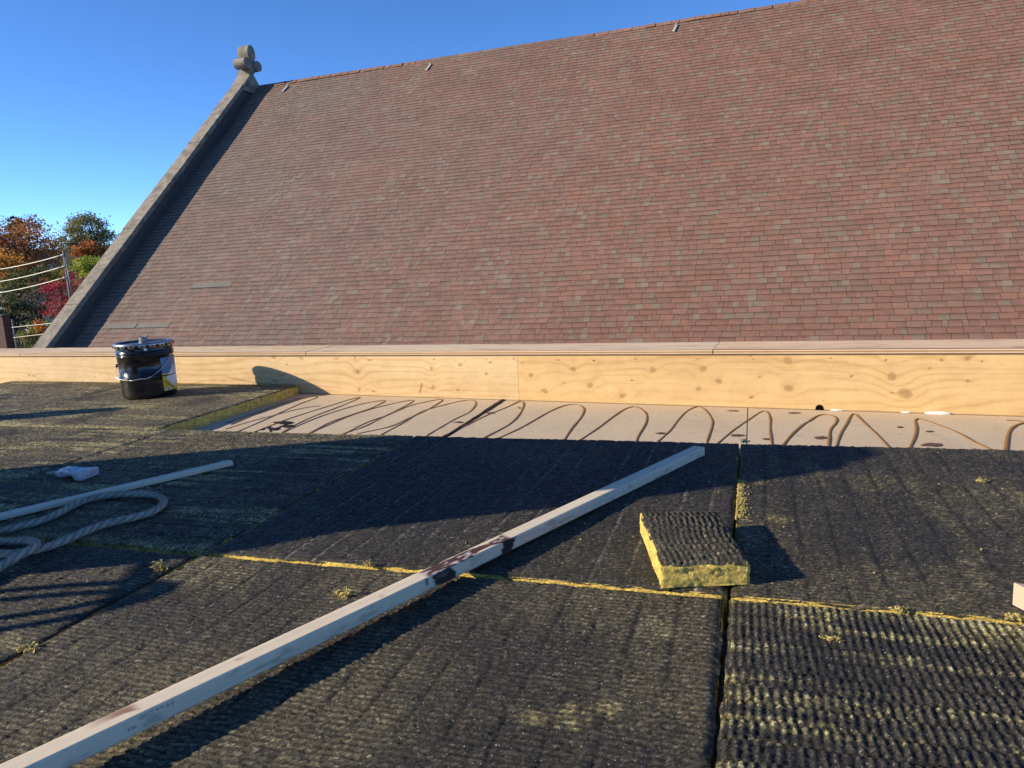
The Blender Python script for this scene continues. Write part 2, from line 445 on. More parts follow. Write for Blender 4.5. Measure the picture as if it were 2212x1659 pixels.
# ---- parapet of plywood
def wood(U, Vv, light, dark, knots=(), seed=0, freq=26.0, warp=1.0, tall=1.0):
    """colour of a veneer face: wavering growth rings that swirl round knots"""
    f = Vv * freq + warp * 3.2 * (fbm(U * .8, Vv * 4.5, seed, 3) - .5) + .35 * fbm(U * 6, Vv * 20, seed + 3, 2)
    kd = np.zeros_like(U); halo = np.zeros_like(U)
    for q, (ku, kv, kr, ks) in enumerate(knots):
        hq = random.Random(int(ku * 9173) ^ int(kv * 77771)); asp = hq.uniform(.85, 1.5); tl = hq.uniform(-.5, .5)
        du, dv = U - ku, Vv - kv
        d0 = np.sqrt(du ** 2 + dv ** 2) / kr
        du, dv = (du * math.cos(tl) + dv * math.sin(tl)) / asp, (dv * math.cos(tl) - du * math.sin(tl)) * 1.05
        an = np.arctan2(dv, du)
        d = np.sqrt(du ** 2 + dv ** 2) / (kr * .80) * (1 + .28 * (vnoise(an * 1.7 + 9, d0 * .6 + q, seed + 60) - .5))
        f = f + 1.25 * np.exp(-(d0 / 3.2) ** 2) * freq * kr * 1.8
        if kr < .009:
            kd = np.maximum(kd, ks * sstep(1.25, .5, d)); halo = np.maximum(halo, .22 * np.exp(-(du / (kr * 3.5)) ** 2 - (dv / (kr * .8)) ** 2))
        else:
            rim = np.exp(-((d - 1.0) / .16) ** 2) * (.45 + .65 * (.5 + .5 * np.cos(an + hq.uniform(0, 6.2))))
            core_ = sstep(1.05, .85, d) * (.62 + .30 * (fbm(U * 150, Vv * 150, seed + 61, 2) - .3))
            crack = sstep(1.0, .7, d) * np.exp(-((dv - .15 * kr * np.sin(du / kr * 3)) / (kr * .10)) ** 2) * (hq.random() < .6)
            kd = np.maximum(kd, ks * np.maximum(np.maximum(core_, .75 * rim), .8 * crack))
            halo = np.maximum(halo, ks * (.20 * np.exp(-(d / 2.2) ** 2) - .0))
    r = f - np.floor(f)
    line = np.exp(-((r - .8) / .16) ** 2) * (.30 + .70 * sstep(.30, .66, fbm(U * 1.6, Vv * 9, seed + 8, 3)))
    fine = fbm(U * 6, Vv * 300, seed + 5, 2) - .5
    blot = fbm(U * 1.2, Vv * 7, seed + 6, 3) - .5; mott = fbm(U * 22, Vv * 40, seed + 7, 3) - .5
    c = mixc(light, dark, np.clip((.38 * line) + .30 * fine + .50 * blot + .30 * mott + .12 + halo, 0, 1))
    return mixc(c, np.array((.22, .125, .045)), np.clip(kd, 0, 1))

parapet = thing('parapet', 'low parapet upstand clad in new yellow plywood with a flat plywood cap', 'parapet', tuple(FP0))
PLY_L = (.80, .525, .225); PLY_D = (.55, .30, .085)
px_knots = [(1265,830,8,.9),(1236,795,9,1),(1372,1,0,0)]
def K(zf, lst): return [(zf(x, y), r, s) for x, y, r, s in lst]
knots_px = []
for x, y, r, s in [(207,270,17,.9),(480,268,17,.9),(565,332,15,.9),(455,374,13,.75),(42,411,13,.9),(940,372,20,.85),(937,220,20,.9),(1500,308,24,.8),(1573,402,28,.8),(95,330,5,1),(115,214,5,1),(450,213,5,1),
                   (752,216,6,1),(1168,209,6,1),(1466,219,7,1),(1766,219,8,1),(1985,226,6,1),(1703,262,6,.9),(1907,208,12,.6),(1908,332,8,.7),(785,308,8,.7),(1280,306,7,.7),(735,196,6,.7),(1500,395,8,.5),(740,420,10,.3),(1130,437,4,.8)]:
    knots_px.append((zA(x, y), r / 2.5))
for x, y, r, s in [(604,192,14,.9),(1003,176,13,.9),(1158,157,11,.9),(1299,204,10,.9),(1012,278,11,.8),(612,290,13,.9),(1145,293,9,.8),(1320,143,8,.8),(590,120,9,.9),(690,299,8,.6),(150,112,14,.9),(300,122,6,.9),(488,123,6,.9),(668,130,6,.9),(1016,127,6,.9),(1300,124,5,.9),
                   (1447,124,6,1),(1541,212,14,1),(1612,297,15,.9),(1768,180,17,.9),(1858,267,16,.9),(2034,322,15,.9),(2085,240,7,.9),(1687,131,6,1),(1880,134,7,1),(2105,126,6,1),(1717,255,4,.9),(1495,143,5,1),(197,212,6,.9),(157,243,7,.9),(222,156,6,.8)]:
    knots_px.append((zB(x, y), r / 2.5))
for x, y, r in [(330,938,4),(60,948,4),(205,918,5),(405,922,4),(570,920,4),(1160,945,9),(1150,980,0.1),(1208,1010,9),(175,917,4),(62,985,4)]:
    knots_px.append((((x / 2.458) / 1.13017, (830 + (y - 830)) / 1.13017), r / 2.5))
knots_tz = []
for (px, py), r in knots_px:
    h = on_fascia(px, py); t = (h - FP0) @ FT
    depth = np.linalg.norm(h - EYE)
    knots_tz.append((t, h[2], max(.004, r / 1615 * depth * 1.0), 1.0 if r < 3.2 else .72))
T0 = (on_fascia(385, 800) - FP0) @ FT; T1 = (on_fascia(1119, 810) - FP0) @ FT
fed = [T0 - 4.84, T0 - 2.42, T0, T1, T1 + 2.44, T1 + 4.2]
for i, (a, b) in enumerate(zip(fed[:-1], fed[1:])):
    step = .004 if 1 <= i <= 3 else .03
    nu = int((b - a) / step); nv = 66
    U, W = np.meshgrid(np.linspace(a + .0006, b - .0006, nu), np.linspace(0, 1, nv), indexing='ij')
    xw = FP0[0] + FT[0] * U
    Z = (deck_z(xw) + .003) * (1 - W) + (FTOP - .001) * W
    kk = [k for k in knots_tz if a - .2 < k[0] < b + .2]
    tone = [(.65,.475,.265), (.66,.485,.265), (.67,.485,.26), (.66,.45,.205), (.65,.45,.21)][i]
    C = wood(U, Z, tone, (.44,.25,.085), kk, seed=31 + 7 * i, freq=[20, 24, 30, 20, 20][i], warp=[1, 1.3, 1.9, 2.0, 1.2][i])
    # weather streaks under nail holes, and a dark saw scar on the second panel
    st = sstep(.60, .80, fbm(U * 1.3, Z * 22, 91 + i, 3)) * sstep(.06, .15, Z) * (.35 if i == 3 else .08)
    C = mixc(C, np.array((.40, .25, .11)), st)
    if i == 2:
        q0 = on_fascia(*zB(0, 243)); q1 = on_fascia(*zB(105, 263)); u0 = (q0 - FP0) @ FT; u1 = (q1 - FP0) @ FT
        lz = q0[2] + (q1[2] - q0[2]) * (U - u0) / (u1 - u0)
        m = np.exp(-((Z - lz) / .004) ** 2) * sstep(u0 - .16, u0 - .12, U) * sstep(u1 + .01, u1 - .01, U) * (.4 + .6 * vnoise(U * 160, Z * 160, 4))
        C = mixc(C, np.array((.14, .07, .025)), .8 * m)
        q = on_fascia(*zB(945, 285)); u0 = (q - FP0) @ FT
        m = np.exp(-((U - u0 - (Z - q[2]) * .35) / .004) ** 2) * (np.abs(Z - q[2]) < .03) * (vnoise(U * 200, Z * 120, 8) > .35)
        C = mixc(C, np.array((.05, .03, .02)), .8 * m)
    Vf = FP0 + FT * U[..., None]; Vf = Vf + np.array([0, 0, 1]) * Z[..., None]
    front = Vf.reshape(-1, 3); nfr = len(front)
    F = grid_faces(nu, nv)[:, ::-1]
    F = grid_faces(nu, nv)
    o_ = mesh('fascia_panel', front, F, M_ply, parapet, C.reshape(-1, 3))
    # thickness: a solid backing of the panel
    bk = MB(); d0, d1 = .0012, .018
    bl = [fasc(a + .0015, deck_z((FP0 + FT * a)[0]), d0), fasc(b - .0015, deck_z((FP0 + FT * b)[0]), d0)]
    bk.add([bl[0], bl[1], fasc(b - .0015, FTOP - .001, d0), fasc(a + .0015, FTOP - .001, d0),
            bl[0] + FN * (d1 - d0), bl[1] + FN * (d1 - d0), fasc(b - .0015, FTOP - .001, d1), fasc(a + .0015, FTOP - .001, d1)],
           [(0, 1, 2, 3), (5, 4, 7, 6), (1, 5, 6, 2), (4, 0, 3, 7), (4, 5, 1, 0), (3, 2, 6, 7)], (.42, .27, .13))
    bk.build('plywood_edge', M_ply, o_)
# cap: plywood sheets lying on top, ply edge to the front
CD = .30
capz0, capz1 = FTOP + .002, FTOP + .021
q = hit(2212, 733, (0, 0, 1), (0, 0, capz1)); CD = float((q - FP0) @ FN)
TC0 = (hit(675, 757, (0, 0, 1), (0, 0, capz1)) - FP0) @ FT; TC1 = (hit(1543, 752, (0, 0, 1), (0, 0, capz1)) - FP0) @ FT
ced = [TC0 - 4.8, TC0 - 2.4, TC0, TC1, TC1 + 2.44, TC1 + 4.0]
for i, (a, b) in enumerate(zip(ced[:-1], ced[1:])):
    nu = int((b - a) / .008); nv = 40
    U, W = np.meshgrid(np.linspace(a + .002, b - .002, nu), np.linspace(-.012, CD, nv), indexing='ij')
    lt, dk = [((.68,.51,.33), (.46,.31,.17)), ((.71,.54,.34), (.48,.32,.17)), ((.70,.55,.37), (.44,.31,.18)), ((.73,.52,.34), (.52,.33,.19)), ((.74,.55,.37), (.46,.31,.19))][i]
    kc = [(random.uniform(a, b), random.uniform(0, CD), .012, .5) for _ in range(7)]
    C = wood(U, W, lt, dk, kc, seed=201 + i * 9, freq=22, warp=1.6)
    sc = sstep(.62, .74, fbm(U * 4, W * 30, 61 + i, 4)) * .55
    C = mixc(C, np.array((.33, .20, .12)), sc)
    Z = capz1 + .0015 * (fbm(U * 1.5, W * 4, 44 + i) - .5) + (.0015 * i % .003)
    top = FP0 + FT * U[..., None] + FN * W[..., None]; top = top + np.array([0, 0, 1]) * Z[..., None]
    o_ = mesh('cap_panel', top.reshape(-1, 3), grid_faces(nu, nv), M_ply, parapet, C.reshape(-1, 3))
    e = MB()
    for k in range(3):                                       # the plies show on the edge
        z0 = capz0 + .006 * k; z1 = z0 + .006
        colr = ((.60,.42,.26), (.34,.20,.10), (.66,.47,.30))[k]
        off = .001 * (k == 1)
        e.add([fasc(a + .002, z0, -.012 + off), fasc(b - .002, z0, -.012 + off), fasc(b - .002, z1, -.012 + off), fasc(a + .002, z1, -.012 + off)], [(0, 1, 2, 3)], colr)
    e.add([fasc(a + .002, capz0, -.012), fasc(b - .002, capz0, -.012), fasc(b - .002, capz0, CD), fasc(a + .002, capz0, CD)], [(3, 2, 1, 0)], (.4, .27, .15))
    e.add([fasc(b - .002, capz0, -.012), fasc(b - .002, capz0, CD), fasc(b - .002, capz1, CD), fasc(b - .002, capz1, -.012)], [(0, 1, 2, 3)], (.4, .26, .14))
    e.add([fasc(a + .002, capz0, -.012), fasc(a + .002, capz0, CD), fasc(a + .002, capz1, CD), fasc(a + .002, capz1, -.012)], [(3, 2, 1, 0)], (.4, .26, .14))
    e.add([fasc(a + .002, capz0, CD), fasc(b - .002, capz0, CD), fasc(b - .002, capz1, CD), fasc(a + .002, capz1, CD)], [(3, 2, 1, 0)], (.4, .26, .14))
    e.build('plywood_edge', M_ply, o_)
core = MB()
core.add([fasc(fed[0], -.3, .022), fasc(fed[-1], -.3, .022), fasc(fed[-1], FTOP - .002, .022), fasc(fed[0], FTOP - .002, .022),
          fasc(fed[0], -.3, CD - .02), fasc(fed[-1], -.3, CD - .02), fasc(fed[-1], FTOP - .002, CD - .02), fasc(fed[0], FTOP - .002, CD - .02)],
         [(0, 1, 2, 3), (5, 4, 7, 6), (1, 5, 6, 2), (4, 0, 3, 7), (3, 2, 6, 7)], (.2, .17, .14))
core.build('parapet_core', M_ply, parapet)
# drain hole and white putty at the foot of the fascia
hc = on_fascia(*zA(1107, 484)); k = 20
Vt = [hc + FT * (.017 * math.cos(2 * math.pi * i / k)) + np.array([0, 0, .021 * math.sin(2 * math.pi * i / k)]) - FN * .002 for i in range(k)]
mesh('drain_hole', Vt, [tuple(range(k))], M_dark, parapet)
for x0, x1, y, hgt in [(1675, 1815, 506, .007), (1545, 1600, 501, .003), (1165, 1235, 497, .003)]:
    A_ = on_fascia(*zA(x0, y)); B_ = on_fascia(*zA(x1, y)); pts = [A_ + (B_ - A_) * t - FN * .008 for t in np.linspace(0, 1, 14)]
    rr = [hgt * (.35 + 1.3 * math.sin(math.pi * (i + .5) / 14) * random.uniform(.6, 1)) for i in range(14)]
    P = np.array(pts); P[:, 2] = deck_z(P[:, 0]) + .004
    Vt, Ft = tube_mesh(P, rr, 8); mesh('putty', Vt, Ft, M_white, parapet, smooth=True)

# ================================================================== CHURCH
CA = math.radians(1.9); CP = math.radians(42.0); EXPO = .143
CR = np.array([math.cos(CA), -math.sin(CA), 0]); CB = np.array([math.sin(CA), math.cos(CA), 0])
CS = CB * math.cos(CP) + np.array([0, 0, math.sin(CP)]); CN = np.cross(CR, CS)
r_ = ray(1990, 735); CQ = EYE + r_ * (13.42 / (r_ @ CB))
_j = hit(146, 750, CN, CQ)                                   # foot of the roof at the gable wall
C0 = _j - CS * ((_j - CQ) @ CS)                              # u=0, s=0 at the level of the lowest row in view
_rg = hit(1450, 48, CN, CQ); SR = float((_rg - C0) @ CS)     # slope length up to the ridge
ULEN = 29.0; S_EAVE = -1.3
def ch(u, s, h=0.0): return C0 + CR * u + CS * s + CN * h
church = thing('church', 'church with a steep red-brown shingle roof and stone gable coping behind the plywood parapet', 'church', tuple(ch(0, 0)))
rm = MB()
ridge0, ridge1 = ch(-.2, SR, -.022), ch(ULEN, SR, -.022)
ea0, ea1 = ch(-.2, S_EAVE, -.022), ch(ULEN, S_EAVE, -.022)
run = (SR - S_EAVE) * math.cos(CP); dropz = (SR - S_EAVE) * math.sin(CP)
bk0 = ridge0 + CB * run - np.array([0, 0, dropz]); bk1 = ridge1 + CB * run - np.array([0, 0, dropz])
rm.add([ea0, ea1, ridge1, ridge0], [(0, 1, 2, 3)], (.02, .012, .01)); rm.add([ridge0, ridge1, bk1, bk0], [(0, 1, 2, 3)], (.22, .12, .10))
rm.add([ea0, ea1, bk1, bk0], [(3, 2, 1, 0)], (.1, .08, .07))
roof = rm.build('roof', M_shingle, church)
for A_, B_ in ((ea0, ea1), (bk0, bk1)):
    wl = MB()
    s_ = 1 if A_ is ea0 else -1
    a0 = A_ + CB * .35 * s_; b0 = B_ + CB * .35 * s_
    wl.add([a0 - np.array([0, 0, .1]), b0 - np.array([0, 0, .1]), np.array([b0[0], b0[1], GZ]), np.array([a0[0], a0[1], GZ])], [(0, 1, 2, 3)], (1, 1, 1))
    wl.build('side_wall', M_wall, church)

# shingles: slabs of a few widths and blends, laid course by course
WID = (.09, .15, .20, .24, .28, .32)
def shade(kind, r):
    if kind == 0: base = np.array((.272, .158, .128))
    elif kind == 1: base = np.array((.258, .153, .126))
    elif kind == 2: base = np.array((.288, .158, .122))
    elif kind == 3: base = np.array((.262, .168, .138))
    elif kind == 4: base = np.array((.250, .172, .140))
    else: base = np.array((.252, .205, .165))
    return base * np.array((1.04, .99, .89)) * (.70 + .12 * r)
def slab_arrays(w, ca, cb, cut, band, bw, thick=.011):
    """one slab in local (u, s, h): two blends of granules side by side, a darker printed band near the top"""
    V = []; F = []; C = []
    def quad(p, c):
        o = len(V); V.extend(p); F.append((o, o + 1, o + 2, o + 3)); C.extend([c] * 4)
    e = EXPO + .03
    def hh(s): return thick * (1 - s / e) + .001
    sb = EXPO * .64
    spans = [(0, cut, ca), (cut, w, cb)] if 0 < cut < w else [(0, w, ca)]
    for a, b, c in spans:
        quad([(a, 0, hh(0)), (b, 0, hh(0)), (b, sb, hh(sb)), (a, sb, hh(sb))], c)
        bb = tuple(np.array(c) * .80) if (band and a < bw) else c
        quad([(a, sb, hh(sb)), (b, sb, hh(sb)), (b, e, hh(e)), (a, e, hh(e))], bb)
    dk = (.028, .016, .014)
    quad([(0, 0, -.004), (w, 0, -.004), (w, 0, hh(0)), (0, 0, hh(0))], dk)
    quad([(w, 0, -.004), (w, e, -.004), (w, e, hh(e)), (w, 0, hh(0))], dk)
    quad([(0, e, -.004), (0, 0, -.004), (0, 0, hh(0)), (0, e, hh(e))], dk)
    return np.array(V), F, np.array(C)
variants = {}
def variant(wi, blend):
    key = (wi, blend)
    if key not in variants:
        rr = random.Random(wi * 100 + blend)
        pal = lambda: shade(rr.choices((0, 1, 2, 3, 4, 5), (32, 30, 14, 16, 7, 1.2))[0], rr.random())
        ca = pal(); w = WID[wi]; cut = -1; cb = ca
        if w > .17 and rr.random() < .55: cut = w * rr.uniform(.35, .65); cb = shade(5, rr.random()) if rr.random() < .30 else pal()
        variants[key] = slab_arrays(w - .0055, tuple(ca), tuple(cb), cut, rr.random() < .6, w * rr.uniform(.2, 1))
    return variants[key]
NB = 30
def bulge(u, s):
    return .03 * (float(fbm(np.array([u * .45]), np.array([s * .45]), 71, 3)[0]) - .5)
slabs = []
nrow = int(round((SR - S_EAVE) / EXPO))
patch = []
for (xa, xb, yy) in ((250, 328, 800), (330, 407, 800), (467, 559, 703)):
    A_ = hit(xa / 1.13017, (yy + 5) / 1.13017, CN, CQ) - C0; B_ = hit(xb / 1.13017, (yy + 5) / 1.13017, CN, CQ) - C0
    patch.append((int(round((A_ @ CS - S_EAVE) / EXPO)), float(A_ @ CR), float(B_ @ CR)))
rs = random.Random(5)
for r in range(nrow):
    s = S_EAVE + r * EXPO
    u = .03 - rs.random() * .2; kmix = 0
    while u < ULEN:
        wi = rs.choices(range(6), (4, 8, 15, 26, 28, 19))[0]
        inp = [p for p in patch if p[0] == r and u > p[1] - .01 and u + WID[wi] < p[2] + .01]
        if not inp: slabs.append((u, s + rs.uniform(-.003, .003), wi, rs.randrange(NB), bulge(u, s) + rs.uniform(-.0012, .0012)))
        u += WID[wi]
def vis(sl):
    px, py = project(ch(sl[0] + .1, sl[1] + .05))
    if not (0 < px < 2212 and py > 0): return 1e9
    # hidden by the parapet?
    if py > 752 - .009 * px: return 1e9
    return float(np.linalg.norm(ch(sl[0], sl[1]) - EYE))
order = sorted(range(len(slabs)), key=lambda i: vis(slabs[i]))
near = set(order[:290])
rotm = Matrix(((CR[0], CS[0], CN[0]), (CR[1], CS[1], CN[1]), (CR[2], CS[2], CN[2]))).to_4x4()
cache = {}
BV = []; BF = []; BC = []; off = 0
base_c0 = np.array(church.location)
for i, (u, s, wi, bl, bz) in enumerate(slabs):
    Vv, Ff, Cc = variant(wi, bl)
    if i in near:
        if (wi, bl) not in cache:
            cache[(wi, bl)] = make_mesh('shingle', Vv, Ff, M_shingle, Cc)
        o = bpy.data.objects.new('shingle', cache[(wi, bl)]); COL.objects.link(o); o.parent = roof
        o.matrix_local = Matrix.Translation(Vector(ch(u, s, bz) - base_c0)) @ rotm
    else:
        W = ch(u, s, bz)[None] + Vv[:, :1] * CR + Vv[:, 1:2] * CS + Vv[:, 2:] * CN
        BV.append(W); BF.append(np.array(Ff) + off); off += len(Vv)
        wz = .55 * max(0.0, min(1.0, 1 - (u - 1) / 13)) * (.6 + .8 * float(vnoise(np.array([u * .35]), np.array([s * .5]), 12)[0]))
        BC.append(Cc * (1 - wz) + (Cc.mean(1)[:, None] * np.array([1.08, 1.0, .90])) * wz)
tag(mesh('shingle_courses', np.vstack(BV), np.vstack(BF), M_shingle, roof, np.vstack(BC)), kind='stuff')
for r, ua, ub in patch:
    s = S_EAVE + r * EXPO
    Vv, Ff, Cc = slab_arrays(ub - ua - .01, (.165, .158, .135), (.165, .158, .135), -1, False, 0)
    W = ch(ua, s, .009)[None] + Vv[:, :1] * CR + Vv[:, 1:2] * CS + Vv[:, 2:] * CN
    o = mesh('patch_shingle', W, Ff, M_shingle, roof, Cc); o['label'] = 'plain grey uncut replacement strip among red shingles'
# ridge caps
CB2 = CB * math.cos(CP) - np.array([0, 0, math.sin(CP)])
N2 = np.cross(CR, CB2)
kcap = 0; u = .05
while u < ULEN - .3:
    wv = .022 * math.sin(u * .55) + .02 * (rs.random() - .5)
    rdg = ch(u, SR, .012 + wv); rdn = ch(u + .25, SR, .02 + wv)
    c = tuple(shade(rs.choice((0, 1, 3)), rs.random()))
    P = []
    for q_ in (rdg, rdn):
        P += [q_ - CS * .15, q_ + np.array([0, 0, .006]), q_ + CB2 * .15]
    P = [np.array(p) for p in P]; D_ = [p - CN * .012 if k % 3 == 0 else (p - np.array([0, 0, .014]) if k % 3 == 1 else p - N2 * .012) for k, p in enumerate(P)]
    Vv = P + D_
    Ff = [(0, 3, 4, 1), (1, 4, 5, 2), (6, 7, 10, 9), (7, 8, 11, 10), (0, 1, 7, 6), (1, 2, 8, 7), (3, 9, 10, 4), (4, 10, 11, 5), (0, 6, 9, 3), (2, 5, 11, 8)]
    mesh('ridge_shingle', Vv, Ff, M_shingle, roof, np.array([c] * 12)); u += .215
# three pale straps near the ridge
for (x, y) in ((616, 192), (925, 146), (1457, 62)):
    p = hit(x, y, CN, CQ + CN * .02) - C0; u, s = p @ CR, p @ CS
    b_ = MB(); b_.prism([ch(u - .045, s - .16, .02), ch(u + .02, s - .17, .02), ch(u + .075, s + .15, .02), ch(u + .02, s + .16, .02)], CN * .03)
    b_.prism([ch(u - .012, s + .12, .05), ch(u + .05, s + .12, .05), ch(u + .06, s + .17, .05), ch(u + .015, s + .17, .05)], CN * .02)
    b_.build('ridge_strap', M_strap, roof)

# gable wall with stone coping
def solve_h(px, py, u):
    lo, hi = 0.0, 1.5
    for _ in range(40):
        m = (lo + hi) / 2
        # point on the line (u, s, h=m) at image height py
        a, b = -3.0, 6.0
        for __ in range(40):
            c = (a + b) / 2
            if project(ch(u, c, m))[1] > py: a = c
            else: b = c
        if project(ch(u, a, m))[0] > px: lo = m
        else: hi = m
    return m
def solve_u(px, py, h):
    lo, hi = -3.0, 2.0
    for _ in range(40):
        m = (lo + hi) / 2; a, b = -3.0, 6.0
        for __ in range(40):
            c = (a + b) / 2
            if project(ch(m, c, h))[1] > py: a = c
            else: b = c
        if project(ch(m, a, h))[0] < px: lo = m
        else: hi = m
    return m
U_IN = .05
H_LO = solve_h(113, 750, U_IN); H_HI = solve_h(100, 750, U_IN); U_OUT = solve_u(69, 750, H_HI)
print('coping', H_LO, H_HI, U_OUT, 'ridge s', SR, 'C0', C0)
gw = MB()
def gable_poly(u, h):
    pk = ch(u, SR, h); e_ = ch(u, S_EAVE - .2, h); other = pk + CB * ((SR - S_EAVE + .2) * math.cos(CP)) - np.array([0, 0, (SR - S_EAVE + .2) * math.sin(CP)])
    return [np.array([e_[0], e_[1], GZ]), np.array([other[0], other[1], GZ]), other, pk + np.array([0, 0, 0.0]), e_]
wallu0, wallu1 = U_OUT + .06, 0.0
gw.prism([tuple(p) for p in gable_poly(wallu0, H_LO)], CR * (wallu1 - wallu0))
gable = gw.build('gable_wall', M_wall, church)
fl = MB(); fl.add([ch(0.004, S_EAVE, .0), ch(.10, S_EAVE, .012), ch(.10, SR, .012), ch(0.004, SR, .0)], [(0, 1, 2, 3)])
fl.add([ch(0.004, S_EAVE, .0), ch(.004, SR, .0), ch(.004, SR, .16), ch(.004, S_EAVE, .16)], [(0, 1, 2, 3)]); fl.build('step_flashing', M_flash, church)
s = S_EAVE - .3; j = 0
ss = [s]
while ss[-1] < SR - .7: ss.append(ss[-1] + random.uniform(1.05, 1.6))
ss[-1] = SR - .42
for a, b in zip(ss[:-1], ss[1:]):
    st = MB(); jt = random.uniform(-.012, .012)
    nseg = 10; Vv = []; 
    for i in range(nseg + 1):
        q_ = a + .006 + (b - a - .012) * i / nseg
        for (uu, hh_) in ((U_OUT, H_LO), (U_OUT, H_HI - .02), (U_OUT + .02, H_HI), (U_IN - .015, H_HI), (U_IN, H_HI - .015), (U_IN, H_LO)):
            Vv.append(ch(uu + random.uniform(-.003, .003), q_, hh_ + jt * .6 + random.uniform(-.002, .002)))
    Ff = []
    for i in range(nseg):
        for k in range(6):
            Ff.append((i * 6 + k, (i + 1) * 6 + k, (i + 1) * 6 + (k + 1) % 6, i * 6 + (k + 1) % 6))
    Ff += [tuple(range(6)), tuple(range(nseg * 6 + 5, nseg * 6 - 1, -1))]
    mesh('coping_stone', Vv, Ff, M_stone, gable)
# far slope of the coping, mostly unseen
pk = ch(U_OUT, SR, H_HI)
fs = MB()
fs.prism([tuple(ch(U_OUT, SR, H_HI)), tuple(ch(U_OUT, SR, H_LO)), tuple(ch(U_OUT, SR, H_LO) + CB2 * (SR + 1)), tuple(ch(U_OUT, SR, H_HI) + CB2 * (SR + 1))], CR * (U_IN - U_OUT))
fs.build('coping_stone', M_stone, gable)
# apex stone: gabled block with a small sunken triangle, then the trefoil cross
apex = (ch(U_OUT, SR, H_HI) + ch(U_IN, SR, H_HI)) / 2
FU = 0.0
def ap(u, y, z): return apex + CR * (u + FU) + CB * y + np.array([0, 0, z])
half = (U_IN - U_OUT) / 2
ab = MB(); NK = .13
tn = math.tan(CP)
ab.prism([ap(-half - .01, -.62, -.62 * tn - .05), ap(-half - .01, .62, -.62 * tn - .05), ap(-half - .01, .11, -.04), ap(-half - .01, .08, NK), ap(-half - .01, -.08, NK), ap(-half - .01, -.11, -.04)], CR * (2 * half + .03))
tri = [ap(half + .022, -.34, -.42), ap(half + .022, .34, -.42), ap(half + .022, 0, -.10)]
apx = ab.build('apex_stone', M_stone, gable)
tb = MB(); tb.prism(tri, CR * .03); tb.build('apex_panel', M_stone, gable)
def px_scale(): return FPX / float(np.dot(apex - EYE, np.array([DX[2], DY[2], DZ[2]])))
PS = px_scale()
print('px per m at finial', PS)
fin = MB()
def lobe(cy, cz, ry, rz, d0, d1, n=30):
    fin.prism([ap(d0, cy + ry * math.cos(2 * math.pi * k / n), cz + rz * math.sin(2 * math.pi * k / n)) for k in range(n)], CR * (d1 - d0))
t_ = .20; FU = .13
FH = 55 / PS
print('apex px', project(apex))                                                  # height of the carved cross above the apex stone
lobe(0, .04 + FH * .70, FH * .23, FH * .31, -t_, t_)
lobe(-FH * .31, .06 + FH * .26, FH * .235, FH * .20, -t_ - .012, t_ + .012)
lobe(FH * .31, .06 + FH * .26, FH * .235, FH * .20, -t_ - .012, t_ + .012)
fin.prism([ap(-t_ + .02, -.10, .02), ap(-t_ + .02, .10, .02), ap(-t_ + .02, .10, .06 + FH * .6), ap(-t_ + .02, -.10, .06 + FH * .6)], CR * (2 * t_ - .04))
fin.build('trefoil_finial', M_stone, church)

